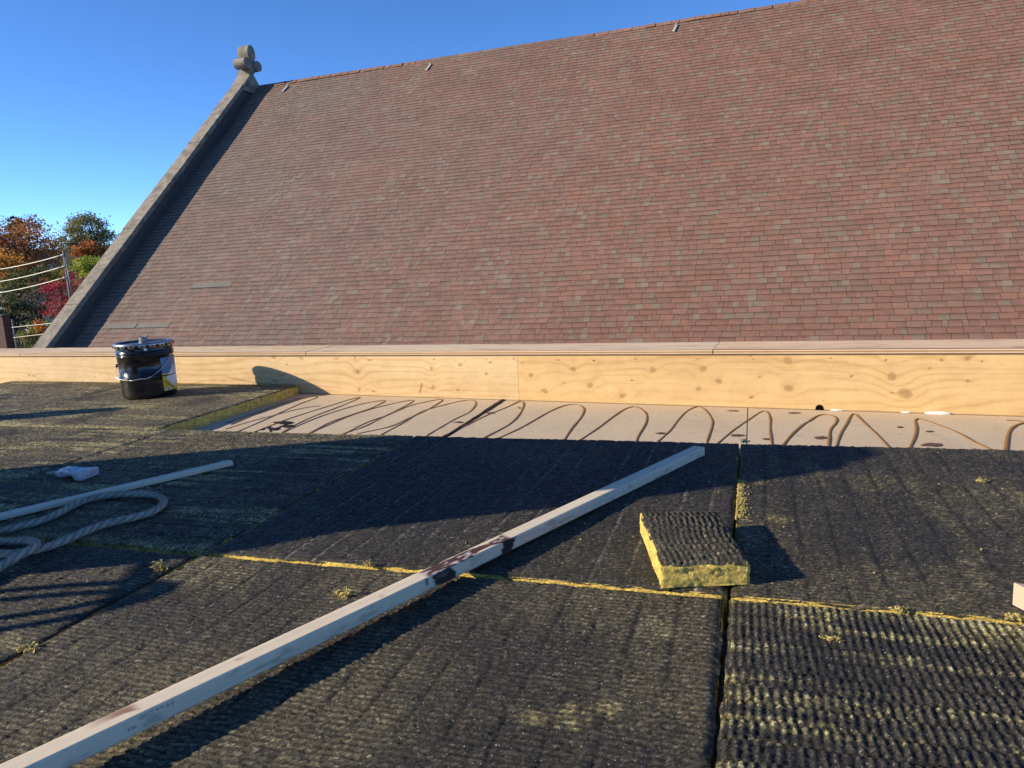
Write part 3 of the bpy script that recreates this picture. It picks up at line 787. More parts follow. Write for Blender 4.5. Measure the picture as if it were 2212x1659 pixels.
# ================================================================== INSULATION BOARDS
def bilin(q, a, b):
    q = [np.array(p, float) for p in q]
    return (q[0] * ((1 - a) * (1 - b))[..., None] + q[1] * (a * (1 - b))[..., None] + q[2] * (a * b)[..., None] + q[3] * ((1 - a) * b)[..., None])
WOOL_Y = np.array((.78, .575, .15)); BLK = np.array((.0265, .0245, .0205)); FUZZ = np.array((.135, .113, .062)); PALE = np.array((.46, .39, .16))
def board(label, quad, z, thick, ribs, seed, fuzz=.4, wear=.3, amp=.0016, step=(.0042, .0052), pitch=.072, lam=.0135, lines=0.0, blobs=(), name='insulation_board', cat='insulation board', jit=.004, side=.02, group=None, edge=0.0, lin=.002, gran=.0027, bf=15, ribc=.5):
    """quad: near-left, near-right, far-right, far-left (x, y). ribs='x': ribs run along X; 'y': ribs run along Y."""
    q = [(p[0], p[1], 0.0) for p in quad]
    lx = np.linalg.norm(np.subtract(q[1], q[0])); ly = np.linalg.norm(np.subtract(q[3], q[0]))
    root = thing(name, label, cat, (*np.mean(quad, 0), z - thick), group)
    if ribs == 'x': nx = int(lx / step[1]); ny = int(ly / step[0])
    else: nx = int(lx / step[0]); ny = int(ly / step[1])
    A, B = np.meshgrid(np.linspace(0, 1, nx), np.linspace(0, 1, ny), indexing='ij')
    P = bilin(q, A, B); X = A * lx; Y = B * ly
    S, T = (Y, X) if ribs == 'x' else (X, Y)
    tcol = T + .010 * (fbm(S * 7, T * 2, seed, 3) - .5)
    ci = np.floor(tcol / pitch); fr = tcol / pitch - ci
    ph = _hash(ci, ci * 0 + 3, seed) * 1.0
    wob = .55 * (fbm(S * 9, T * 9, seed + 1, 3) - .5) + .6 * (fbm(S * 2.2, T * 1.4, seed + 2, 2) - .5)
    rib = .5 + .5 * np.sin(2 * np.pi * (S / lam + ph + wob))
    strength = .45 + .9 * sstep(.25, .75, fbm(S * 3, T * 3, seed + 4, 3))
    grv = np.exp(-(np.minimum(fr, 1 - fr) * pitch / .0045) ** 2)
    nz = fbm(X * 60, Y * 60, seed + 6, 3) - .5
    Z = amp * (rib - .5) * strength - (.0012 + .5 * amp) * grv * sstep(.25, .6, fbm(S * 14, T * 6, seed + 19, 2)) + gran * nz + gran * .6 * (fbm(X * 130, Y * 130, seed + 9, 2) - .5) + .004 * (fbm(X * 2.5, Y * 2.5, seed + 7, 3) - .5)
    # colour
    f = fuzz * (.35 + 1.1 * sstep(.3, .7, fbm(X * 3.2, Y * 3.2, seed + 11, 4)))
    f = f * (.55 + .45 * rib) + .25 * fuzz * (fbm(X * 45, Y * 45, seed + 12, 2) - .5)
    band = sstep(.46, .64, fbm(T * bf, S * 1.3, seed + 13, 3)) * sstep(.30, .58, fbm(T * bf * 2.8, S * 9, seed + 14, 3)) * (.12 + 1.1 * sstep(.40, .62, fbm(S * 3.2, T * 4.2, seed + 18, 2)))
    w = wear * band * (.2 + .8 * rib) * (.35 + 1.1 * sstep(.38, .62, vnoise(X * 170, Y * 170, seed + 51)))
    for (bx, by, br, ba) in blobs:
        d = np.sqrt((P[..., 0] - bx) ** 2 + (P[..., 1] - by) ** 2) / br
        w = w + ba * sstep(1.1, .2, d + .9 * (fbm(X * 18, Y * 18, seed + 21, 3) - .5)) * (.45 + .55 * rib) * (.3 + 1.1 * sstep(.4, .62, vnoise(X * 150, Y * 150, seed + 52)))
    if edge:
        dist = np.minimum(B * ly, (1 - B) * ly)
        w = w + edge * sstep(.055, .0, dist + .05 * (fbm(X * 9, Y * 9, seed + 23, 3) - .5)) * (.4 + .6 * fbm(X * 40, Y * 40, seed + 24, 2))
    if lines:
        w2 = lines * np.exp(-((fr - .06) * pitch / .0035) ** 2) * sstep(.35, .7, fbm(S * 4, T * 9, seed + 15, 3)) * (vnoise(S * 130, T * 60, seed + 16) > .35)
    else: w2 = 0 * w
    C = mixc(np.broadcast_to(BLK, P.shape), FUZZ, np.clip(f, 0, 1))
    C = mixc(C, PALE * (.75 + .35 * fbm(X * 80, Y * 80, seed + 17, 2))[..., None], np.clip(w, 0, 1))
    C = mixc(C, np.array((.22, .19, .165)), np.clip(w2, 0, 1))
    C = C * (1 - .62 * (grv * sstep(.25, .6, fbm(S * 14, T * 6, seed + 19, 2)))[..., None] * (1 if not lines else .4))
    gr = np.random.default_rng(seed).normal(0, 1, X.shape); gr2 = np.random.default_rng(seed + 1).normal(0, 1, X.shape)
    Z = Z + .0007 * gr2
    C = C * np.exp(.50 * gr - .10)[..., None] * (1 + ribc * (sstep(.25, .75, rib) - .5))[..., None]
    C = np.clip(C, .004, .62)
    # ragged outline
    def jx(b_, sd): return jit * 2 * (fbm(b_ * 26, b_ * 0 + sd, seed + 31, 3) - .5) + (jit * .8) * (fbm(b_ * 5, b_ * 0 + sd, seed + 33, 2) - .5)
    eL = np.exp(-A * lx / .008); eR = np.exp(-(1 - A) * lx / .008); eN = np.exp(-B * ly / .008); eF = np.exp(-(1 - B) * ly / .008)
    P[..., 0] += jx(Y, 1) * eL + jx(Y, 2) * eR; P[..., 1] += jx(X, 3) * eN + jx(X, 4) * eF
    rnd = np.maximum.reduce([np.exp(-A * lx / .006), np.exp(-(1 - A) * lx / .006), np.exp(-B * ly / .006), np.exp(-(1 - B) * ly / .006)])
    P[..., 2] = z + Z - .006 * rnd
    face = mesh('bitumen_face', P.reshape(-1, 3), grid_faces(nx, ny), M_bitumen, root, C.reshape(-1, 3), smooth=True)
    # wool core: ragged perimeter
    per = []
    for k in range(4):
        p0 = np.array(q[k]); p1 = np.array(q[(k + 1) % 4]); L_ = np.linalg.norm(p1 - p0); m = max(3, int(L_ / side))
        per += [p0 + (p1 - p0) * i / m for i in range(m)]
    per = np.array(per); cen = np.mean(q, 0); nlev = 6 if side > .01 else 12
    Vv = []; Cc = []
    tang = np.roll(per, -1, 0) - np.roll(per, 1, 0); nrm = np.stack([tang[:, 1], -tang[:, 0], 0 * tang[:, 0]], -1); nrm /= np.linalg.norm(nrm, axis=1)[:, None]
    arc = np.cumsum(np.linalg.norm(np.roll(per, -1, 0) - per, axis=1))
    for l in range(nlev):
        zz = z - .004 - (thick - .004) * l / (nlev - 1)
        rr = (fbm(arc * 30, arc * 0 + l * .5, seed + 41, 3) - .5) * (.008 if side > .01 else .005) + (fbm(arc * 170, arc * 0 + l * 2.3, seed + 42, 2) - .5) * .004
        if l == 0: rr = rr * .3 - .004
        pp = per + nrm * (lin * (-1) + rr)[:, None]; pp[:, 2] = zz
        Vv.append(pp)
        tone = .75 + .5 * fbm(arc * 30, arc * 0 + l, seed + 43, 3)
        Cc.append(WOOL_Y * tone[:, None])
    npn = len(per); Vv = np.array(Vv); Cc = np.array(Cc)
    F = []
    for l in range(nlev - 1):
        for i in range(npn):
            a = l * npn + i; b = l * npn + (i + 1) % npn
            F.append((a, a + npn, b + npn, b))
    F = np.array(F)
    mesh('wool_core', Vv.reshape(-1, 3), F, M_wool, root, Cc.reshape(-1, 3))
    return root

ZB = -.0035
board('mineral wool board carrying the black pail, its cut side facing the bare strip', [(-3.74, 2.615), (-2.52, 2.600), (-2.52, 3.712), (-3.74, 3.795)], 0, .055, 'y', 101, fuzz=1.0, bf=34, ribc=.7, wear=1.25, amp=.0018, step=(.006, .006), edge=.8)
board('leftmost mineral wool board along the parapet, partly cut off by the photo edge', [(-4.96, 2.62), (-3.748, 2.615), (-3.748, 3.80), (-4.96, 3.88)], 0, .055, 'y', 102, fuzz=1.0, bf=34, wear=1.25, amp=.0016, step=(.008, .014), edge=.5)
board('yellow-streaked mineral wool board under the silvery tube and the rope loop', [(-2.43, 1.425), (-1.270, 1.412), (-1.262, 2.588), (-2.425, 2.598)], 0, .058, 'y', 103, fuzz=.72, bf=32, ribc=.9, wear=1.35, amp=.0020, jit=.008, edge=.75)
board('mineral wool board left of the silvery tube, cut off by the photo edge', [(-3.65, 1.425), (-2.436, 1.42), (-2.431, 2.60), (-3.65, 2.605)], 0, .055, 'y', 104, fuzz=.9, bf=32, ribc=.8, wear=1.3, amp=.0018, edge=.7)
board('clean black mineral wool board in the middle, under the far end of the long batten', [(-1.262, 1.411), (-.050, 1.415), (-.045, 2.582), (-1.254, 2.588)], 0, .068, 'x', 105, fuzz=.20, wear=.05, amp=.0013, gran=.0026, lines=.75, lin=-.002)
board('dark mineral wool board right of the long batten, shaded by the wool offcut', [(-.0405, 1.412), (1.184, 1.402), (1.184, 2.582), (-.0385, 2.580)], 0, .078, 'x', 106, fuzz=.42, wear=.16, amp=.0014, gran=.003, lin=-.001,
      blobs=[(.02, 2.15, .03, .5), (.05, 1.85, .05, .35), (.35, 2.2, .12, .15)])
board('mineral wool board far right along the bare strip, outside the main view', [(1.192, 1.40), (2.41, 1.40), (2.41, 2.57), (1.192, 2.575)], 0, .08, 'x', 107, fuzz=.4, wear=.15, amp=.0013, step=(.008, .014))
board('granular mineral wool board crossed by the near half of the long batten', [(-1.284, .19), (-.054, .19), (-.052, 1.406), (-1.276, 1.402)], ZB, .066, 'x', 108, fuzz=.58, wear=.12, amp=.0010, gran=.0031, step=(.0036, .0042),
      blobs=[(-.81, 1.27, .04, .5), (-.255, .97, .035, .55), (-.20, 1.0, .03, .5), (-.31, .955, .03, .5), (-.5, .66, .1, .12), (-1.15, 1.33, .16, .20), (-.15, 1.25, .05, .2)])
board('worn mineral wool board in the left foreground under the rope shadows', [(-2.52, .19), (-1.296, .19), (-1.287, 1.396), (-2.52, 1.404)], ZB, .058, 'x', 109, fuzz=.66, wear=.14, amp=.0011, gran=.0031, step=(.0038, .0042),
      blobs=[(-1.31, 1.22, .05, .25), (-1.34, .95, .07, .4), (-1.36, .80, .12, .2)])
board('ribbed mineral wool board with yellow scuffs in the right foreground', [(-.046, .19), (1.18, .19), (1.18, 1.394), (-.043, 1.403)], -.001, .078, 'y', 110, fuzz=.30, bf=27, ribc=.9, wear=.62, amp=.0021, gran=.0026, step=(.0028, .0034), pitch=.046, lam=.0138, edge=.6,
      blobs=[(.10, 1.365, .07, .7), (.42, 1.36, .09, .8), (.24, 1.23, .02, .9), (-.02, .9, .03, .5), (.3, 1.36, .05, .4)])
# offcut standing loose on the joint
board('loose wool offcut with black ribbed top and cut yellow sides beside the board joint', [(-.172, 1.407), (-.007, 1.458), (-.084, 1.743), (-.256, 1.709)], .052, .050, 'y', 120, fuzz=.5, wear=.08, amp=.0036, gran=.003, step=(.0028, .004), pitch=.034, lam=.0128,
      name='insulation_offcut', cat='insulation offcut', jit=.004, side=.005, lin=-.001)

# ================================================================== LOOSE THINGS
# ---- long battens
def batten(label, far_low, ang, length, w, h, z0, slope, seed, marks=None, tone=((.68, .585, .43), (.53, .44, .31))):
    """far_low: (x, y) of the far end's lower right edge; runs back from there along -ang"""
    d = np.array([math.cos(ang), math.sin(ang), 0.0]); nrm = np.array([-d[1], d[0], 0.0])
    root = thing('timber_batten', label, 'timber batten', (far_low[0], far_low[1], z0))
    base = np.array([far_low[0], far_low[1], z0])
    def pt(t, n_, z): return base - d * t + nrm * n_ + np.array([0, 0, 1.0]) * (z + slope * t)
    ch_ = .0022
    prof = [(ch_, 0), (0, ch_), (0, h - ch_), (ch_, h), (w - ch_, h), (w, h - ch_), (w, ch_), (w - ch_, 0)]
    # dense profile for colour marks
    dens = []
    for k in range(8):
        a = np.array(prof[k]); b = np.array(prof[(k + 1) % 8]); m = 12 if np.linalg.norm(b - a) > .01 else 1
        dens += [(a + (b - a) * i / m, k) for i in range(m)]
    nt_ = int(length / .006)
    tt = np.linspace(0, length, nt_); PP = np.array([p for p, _ in dens])
    Tg, Kg = np.meshgrid(tt, np.arange(len(dens)), indexing='ij')
    N_ = PP[Kg, 0]; Zg = PP[Kg, 1]
    arc = N_ + Zg
    col = wood(Tg, arc * .9 + .2, tone[0], tone[1], [], seed=seed, freq=55, warp=.8)
    if marks is not None: col = marks(Tg, N_, Zg, col, w, h)
    jitn = .0006 * (fbm(Tg * 9, Kg * .2, seed + 4, 2) - .5)
    Vg = base - d * Tg[..., None] + nrm * (N_ + jitn)[..., None] + np.array([0, 0, 1.0]) * (Zg + slope * Tg)[..., None]
    nb = len(dens)
    i = np.arange(nt_ - 1)[:, None]; j = np.arange(nb)[None, :]
    a = i * nb + j; b = i * nb + (j + 1) % nb
    F = np.stack([a, a + nb, b + nb, b], -1).reshape(-1, 4)
    mesh('batten_body', Vg.reshape(-1, 3), F, M_timber, root, col.reshape(-1, 3))
    e = MB()
    for t, o_ in ((-.0004, 1), (length + .0004, -1)):
        ring = [pt(t, *p) for p in prof]; e.add(ring, [tuple(range(8)) if o_ > 0 else tuple(range(7, -1, -1))], (.55, .42, .27))
    e.build('batten_end', M_timber, root)
    return root, pt
BA = 1.1726; BF = np.array([-.1482, 2.4134]); BW, BH = .0388, .0286
bdir = np.array([math.cos(BA), math.sin(BA)])
def tpos(px, py, z):                                          # distance from the far end of a point seen on the batten
    p = flat(px, py, z)[:2]; return float((BF - p) @ bdir)
tarA = tpos(1105, 1160, BH); tarB = tpos(905, 1245, BH + .01)
stainA = tpos(395, 1440 + 62, BH + .018); 
def z2p(x, y): return ((950 + x / 5.53) / 1.13017, (1250 + y / 5.53) / 1.13017)
def z3p(x, y): return ((x / 3.687) / 1.13017, (1550 + y / 3.687) / 1.13017)
tarA = tpos(*z2p(1680, 320), BH + .012); tarB = tpos(*z2p(440, 830), BH + .014)
rsA = tpos(*z3p(1250, 640), BH + .02); rsB = tpos(*z3p(860, 770), BH + .02)
def long_marks(T, N, Z, C, w, h):
    topf = Z > h - .0015; side_ = N < .0015
    e1 = fbm(T * 40, N * 60, 301, 3); 
    n_lo = .003 + .009 * sstep(tarA + .035, tarA + .07, T) * sstep(tarB - .13, tarB - .17, T) + .003 * vnoise(T * 70, T * 0 + 2, 305)
    n_hi = w - .001 - .010 * sstep(tarA + .14, tarA + .05, T) - .004 * vnoise(T * 60, T * 0, 306)
    n_hi = n_hi + .012 * sstep(tarA + .02, tarA, T)
    m = topf * sstep(tarA - .004, tarA + .012, T + .01 * (e1 - .5)) * sstep(tarB + .004, tarB - .012, T + .01 * (e1 - .5)) * (N > n_lo - .004) * (N < n_hi)
    tarc = mixc(np.broadcast_to(np.array((.040, .019, .016)), C.shape), np.array((.10, .05, .04)), fbm(T * 90, N * 200, 302, 3))
    fl_ = sstep(.60, .68, fbm(T * 75, N * 170, 303, 2)) * .8
    tarc = mixc(tarc, np.array((.55, .50, .50)), fl_)
    C = mixc(C, tarc, m)
    # runs down the near side: one wide near each end of the patch, one thin drip
    for t0, wd, lean in ((tarA + .012, .020, .5), (tarB - .036, .026, -.6)):
        mm = side_ * (np.abs(T - t0 - lean * (h - Z)) < wd * (.8 + .5 * fbm(Z * 140, T * 30, 308, 2)))
        C = mixc(C, np.array((.012, .011, .014)), mm * .97)
    mm = side_ * (np.abs(T - (tarB + .004)) < .0022) * (Z > h * .45)
    C = mixc(C, np.array((.03, .018, .015)), mm * .9)
    # rust-brown scuff on top
    m = topf * sstep(rsA - .008, rsA + .01, T) * sstep(rsB + .02, rsB - .03, T) * sstep(.020, .026, N + .010 * (fbm(T * 60, N * 90, 311, 3) - .5) + .010 * sstep(rsA + .03, rsA, T) + .008 * sstep(rsB - .06, rsB, T) * 0)
    C = mixc(C, np.array((.20, .085, .045)), m * (.55 + .45 * fbm(T * 120, N * 200, 312, 2)))
    # grubby marks low on the side
    g = side_ * sstep(.56, .72, fbm(T * 22, Z * 90, 315, 3)) * .45
    C = mixc(C, np.array((.20, .17, .14)), g)
    # small knots
    for tk, nk in ((.42, .03), (1.02, .018), (1.33, .012), (1.62, .024), (.16, .022), (.30, .012), (1.8, .03)):
        d = np.sqrt(((T - tk) / 1.6) ** 2 + (N - nk) ** 2) / .0035
        C = mixc(C, np.array((.25, .15, .08)), topf * np.exp(-d ** 2) * .7)
    return C
longb, lpt = batten('long planed softwood batten lying diagonally with a tar-smeared patch on it', BF, BA, 2.55, BW, BH, -.002, .0101, 51, long_marks)
# printed grade mark on the near side of the long batten (small dark capitals, upside down as it lies)
gt = tpos(*z3p(1600, 620), BH + .012)
def grade(txt, t, zc, size):
    cu = bpy.data.curves.new('grade_mark', 'FONT'); cu.body = txt; cu.size = size; cu.align_x = 'LEFT'
    o = bpy.data.objects.new('grade_mark', cu); COL.objects.link(o)
    dg = bpy.context.evaluated_depsgraph_get(); me = bpy.data.meshes.new_from_object(o.evaluated_get(dg))
    bpy.data.objects.remove(o); 
    d = np.array([math.cos(BA), math.sin(BA), .0]); nrm = np.array([-d[1], d[0], 0.0])
    co = np.zeros(len(me.vertices) * 3); me.vertices.foreach_get('co', co); co = co.reshape(-1, 3)
    base = np.array([BF[0], BF[1], -.002])
    T = t + co[:, 0]; Zv = zc - co[:, 1]
    Vw = base - d * T[:, None] - nrm * .0005 + np.array([0, 0, 1.0]) * (Zv + .0101 * T)[:, None]
    F = [tuple(p.vertices) for p in me.polygons]
    mesh('grade_mark', Vw, F, M_lgrey, longb)
grade('E 9  x e  COD', gt, .0255, .0085); grade('W3', gt + .055, .0165, .0085)

S2 = flat(504, 1006, .002)[:2]; S2b = flat(0, 1126, .002)[:2]; dd = S2 - S2b; a2 = math.atan2(dd[1], dd[0])
batten('slim planed batten in the shade behind the rope loop', S2, a2, 1.5, .034, .0165, .002, 0.0, 57, None)
# cut-off batten end entering at the right edge
A3 = flat(2187, 1308, 0.0)[:2]
def third():
    root = thing('timber_batten', 'cut end of a batten poking in at the right photo edge', 'timber batten', (A3[0], A3[1], 0))
    ang = math.radians(-14); d = np.array([math.cos(ang), math.sin(ang), 0]); nrm = np.array([-d[1], d[0], 0])
    ang2 = math.radians(-62); e_ = np.array([math.cos(ang2), math.sin(ang2), 0])
    p = np.array([A3[0], A3[1], .002])
    b = MB(); hgt = .042; L_ = 1.1
    P = [p, p + e_ * .075, p + e_ * .075 + nrm * 0 + d * L_, p + d * L_]
    P = [x.copy() for x in P]
    cc = (.44, .345, .24)
    b.add(P + [x + np.array([0, 0, hgt]) for x in P], [(3, 2, 1, 0), (4, 5, 6, 7), (1, 2, 6, 5), (2, 3, 7, 6), (3, 0, 4, 7)], (.42, .33, .27))
    b.build('batten_body', M_timber, root)
    e = MB(); e.add([P[0], P[1], P[1] + np.array([0, 0, hgt]), P[0] + np.array([0, 0, hgt])], [(0, 1, 2, 3)], cc); e.build('batten_end', M_timber, root)
third()

# ---- pail
pc = np.array([-3.270, 3.365, 0.004]); PR = .143; PHt = .335
pail = thing('paint_pail', 'black metal pail with crimped lid and blue and yellow label by the parapet', 'pail', tuple(pc))
b = MB()
prof = [(0, .004), (PR - .012, .004), (PR - .006, .0), (PR - .001, .004), (PR - .001, .02), (PR + .001, .105)]
def bead(z, r0): return [(r0, z - .006), (r0 + .004, z - .003), (r0 + .0045, z), (r0 + .004, z + .003), (r0, z + .006)]
prof += bead(.125, PR + .001) + [(PR + .002, .20)] + bead(.258, PR + .003) + bead(.272, PR + .003) + [(PR + .004, .30), (PR + .004, .322), (PR + .007, .326)]
b.lathe(prof, 64, tuple(pc)); b.build('pail_body', M_black, pail, True)
b = MB(); zt = .326
b.lathe([(0, zt - .004), (PR - .02, zt - .004), (PR - .008, zt - .006), (PR + .002, zt + .006)], 64, tuple(pc)); lid = b.build('lid', M_lid, pail, True)
b = MB(); b.lathe([(PR - .003, zt + .003), (PR + .003, zt + .0095), (PR + .009, zt + .008), (PR + .0125, zt + .001), (PR + .012, zt - .004), (PR + .008, zt - .004)], 64, tuple(pc)); b.build('rim', M_rim, lid, True)
nl = 18
for k in range(nl):                                             # crimped lugs
    a0 = 2 * math.pi * (k + .06) / nl; a1 = 2 * math.pi * (k + .94) / nl; m = 8; Vt = []
    for i in range(m + 1):
        t = i / m; a = a0 + (a1 - a0) * t; dip = .021 * math.sin(math.pi * t) ** .6
        for zz, rr in ((zt - .002, PR + .0125), (zt - .002 - dip * .5, PR + .0135), (zt - .002 - dip, PR + .0105)):
            Vt.append(pc + np.array([rr * math.cos(a), rr * math.sin(a), zz]))
    mesh('lug', Vt, grid_faces(m + 1, 3), M_rim, lid, smooth=True)
    am = (a0 + a1) / 2
    if k % 1 == 0:
        q_ = MB(); q_.box((-.005, -.0015, -.004), (.005, .0015, .004), lambda v: pc + np.array([(PR + .0142) * math.cos(am) - math.sin(am) * v[0], (PR + .0142) * math.sin(am) + math.cos(am) * v[0], zt - .011 + v[2]]) + np.array([math.cos(am), math.sin(am), 0]) * v[1]); q_.build('lug_slot', M_dark, lid)
sp_ = pc + np.array([.045, -.045, zt - .004])
b = MB(); b.lathe([(0, 0), (.030, 0), (.030, .006), (.025, .008), (.024, .022), (.022, .024), (.022, .034), (.020, .036), (.020, .046), (0, .046)], 20, tuple(sp_)); b.build('spout_cap', M_spout, lid, False)
b = MB()
for i in range(9):
    b.tube([sp_ + np.array([.018 * math.cos(i * .7) , .018 * math.sin(i * .7), .044]), sp_ + np.array([.024 * math.cos(i * .7 + .1), .024 * math.sin(i * .7 + .1), .052])], .003, 6)
b.build('spout_collar', M_spout, lid)
b = MB()
for k in range(5):
    a = -.2 + .28 * k; p = pc + np.array([(PR - .012) * math.cos(a), (PR - .012) * math.sin(a), zt + .002]); b.box((-.012, -.006, 0), (.012, .006, .006), lambda v: p + np.array([v[0] * math.cos(a + 1.57) - v[1] * math.sin(a + 1.57), v[0] * math.sin(a + 1.57) + v[1] * math.cos(a + 1.57), v[2]]))
b.build('silver_scraps', M_rim, lid)
# bail handle hanging down in front
view = math.atan2(-pc[1], -pc[0])                               # towards the camera
ear0, ear1 = view - 1.22 + .55, view + 1.48 + .18
e0 = pc + np.array([(PR + .006) * math.cos(view + 1.10), (PR + .006) * math.sin(view + 1.10), .262])
e1 = pc + np.array([(PR + .008) * math.cos(view - 1.62), (PR + .008) * math.sin(view - 1.62), .20])
mid = pc + np.array([(PR + .012) * math.cos(view - .05), (PR + .012) * math.sin(view - .05), .119])
m0 = pc + np.array([(PR + .014) * math.cos(view - .62), (PR + .014) * math.sin(view - .62), .118])
m1 = pc + np.array([(PR + .014) * math.cos(view + .05), (PR + .014) * math.sin(view + .05), .128])
m2 = pc + np.array([(PR + .018) * math.cos(view + .60), (PR + .018) * math.sin(view + .60), .190])
lw = pc + np.array([(PR + .022) * math.cos(view - 1.25), (PR + .022) * math.sin(view - 1.25), .135])
P = smooth_path([e1, lw, m0, (m0 + m1) / 2 + np.array([math.cos(view), math.sin(view), 0]) * .006, m1, m2, e0], 8)
b = MB(); b.tube(P, .0018, 8); hnd = b.build('bail_handle', M_wire, pail, True)
b = MB(); b.tube(P[16:34], .003, 8); b.build('handle_grip', M_wire, hnd, True)
for e_, a in ((e0, view + 1.10), (e1, view - 1.62)):
    b = MB(); n_ = np.array([math.cos(a), math.sin(a), 0]); b.tube([e_ - n_ * .008, e_ + n_ * .005], [.012, .009], 14); b.build('handle_ear', M_black, pail, True)
# white smear under the rim
a = view + .03; q_ = pc + np.array([(PR + .0055) * math.cos(a), (PR + .0055) * math.sin(a), .297])
b = MB(); tg = np.array([-math.sin(a), math.cos(a), 0]); k = 14
b.add([q_ + tg * .010 * math.cos(2*math.pi*i/k) * random.uniform(.8, 1.1) + np.array([0, 0, .010 * math.sin(2*math.pi*i/k)]) * random.uniform(.8, 1.1) for i in range(k)], [tuple(range(k))]); b.build('white_daub', M_white, pail)
# label wrapped round the right side
def lab(name, mat, pts, lift, n=14):
    """pts: polygon in (angle offset from view, z); subdivided along the angle so that it wraps"""
    P2 = []
    for i in range(len(pts)):
        p, q2 = np.array(pts[i]), np.array(pts[(i + 1) % len(pts)])
        P2 += [p + (q2 - p) * t for t in np.linspace(0, 1, n, endpoint=False)]
    c = np.mean(pts, 0); rows = 6; Vt = []; F = []; m = len(P2)
    for r in range(rows + 1):
        for p in P2:
            x = c + (p - c) * (1 - r / rows); a = view + x[0]; R_ = PR + .0018 + lift + .002 * x[1] / .3
            Vt.append(pc + np.array([R_ * math.cos(a), R_ * math.sin(a), x[1]]))
    for r in range(rows):
        for i in range(m): F.append((r * m + i, r * m + (i + 1) % m, (r + 1) * m + (i + 1) % m, (r + 1) * m + i))
    return mesh(name, Vt, F, mat, lb if name != 'label' else pail, smooth=True)
LA, LB_ = .50, 1.60
lb = lab('label', M_lblue, [(LA, .138), (LB_, .138), (LB_, .236), (LA, .236)], .0012)
lab('label_stripe', M_lgrey, [(LA, .207), (LB_, .207), (LB_, .211), (LA, .211)], .0018)
lab('yellow_field', M_lyel, [(LA, .032), (LB_, .032), (LB_, .1375), (LA, .1375)], .0012)
lab('white_diamond', M_lwhite, [(.64, .105), (1.08, .045), (1.50, .100), (1.10, .190)], .0022)
lab('dark_band', M_ldark, [(.56, .090), (.60, .096), (1.02, .040), (.95, .036)], .0030)
lab('barcode_patch', M_lwhite, [(.58, .036), (.82, .036), (.82, .052), (.58, .052)], .0024)
lab('barcode_print', M_lgrey, [(.64, .039), (.76, .039), (.76, .048), (.64, .048)], .0032)
for dx_, dz_ in ((0, 0), (.05, .012), (-.04, .012), (.02, -.016), (.07, -.008), (-.02, .022), (.04, .026)):
    lab('hazard_print', M_lgrey, [(1.03 + dx_, .142 + dz_), (1.07 + dx_, .139 + dz_), (1.08 + dx_, .147 + dz_), (1.04 + dx_, .15 + dz_)], .0034, 3)
lab('code_print', M_lgrey, [(1.09, .062), (1.13, .062), (1.13, .072), (1.09, .072)], .0034, 3)

pail.scale = (1, 1, .915)
# ---- rope
def z5(x, y): return ((x / 3.687) / 1.13017, (1100 + y / 3.687) / 1.13017)
RP = [(-420, 700, .016), (-200, 715, .016), (0, 725, .016), (180, 685, .016), (350, 640, .016), (500, 580, .017), (650, 500, .017), (800, 440, .017), (1000, 402, .018), (1200, 392, .018), (1350, 398, .018), (1440, 422, .018), (1475, 455, .018),
      (1440, 510, .018), (1350, 560, .017), (1200, 605, .017), (1000, 650, .017), (850, 695, .017), (700, 760, .017), (560, 820, .016), (420, 870, .016), (280, 905, .014), (120, 930, .014), (-80, 925, .014), (-300, 900, .014)]
RQ = [(-400, 830, .016), (-200, 825, .016), (0, 822, .016), (130, 818, .018), (240, 812, .026), (310, 822, .034), (325, 850, .038), (280, 890, .038), (200, 935, .034), (100, 990, .026), (0, 1050, .018), (-130, 1130, .016), (-300, 1230, .016)]
rope = thing('rope', 'thick frayed grey rope lying in a long loop at the left edge', 'rope', (-1.9, 1.5, 0))
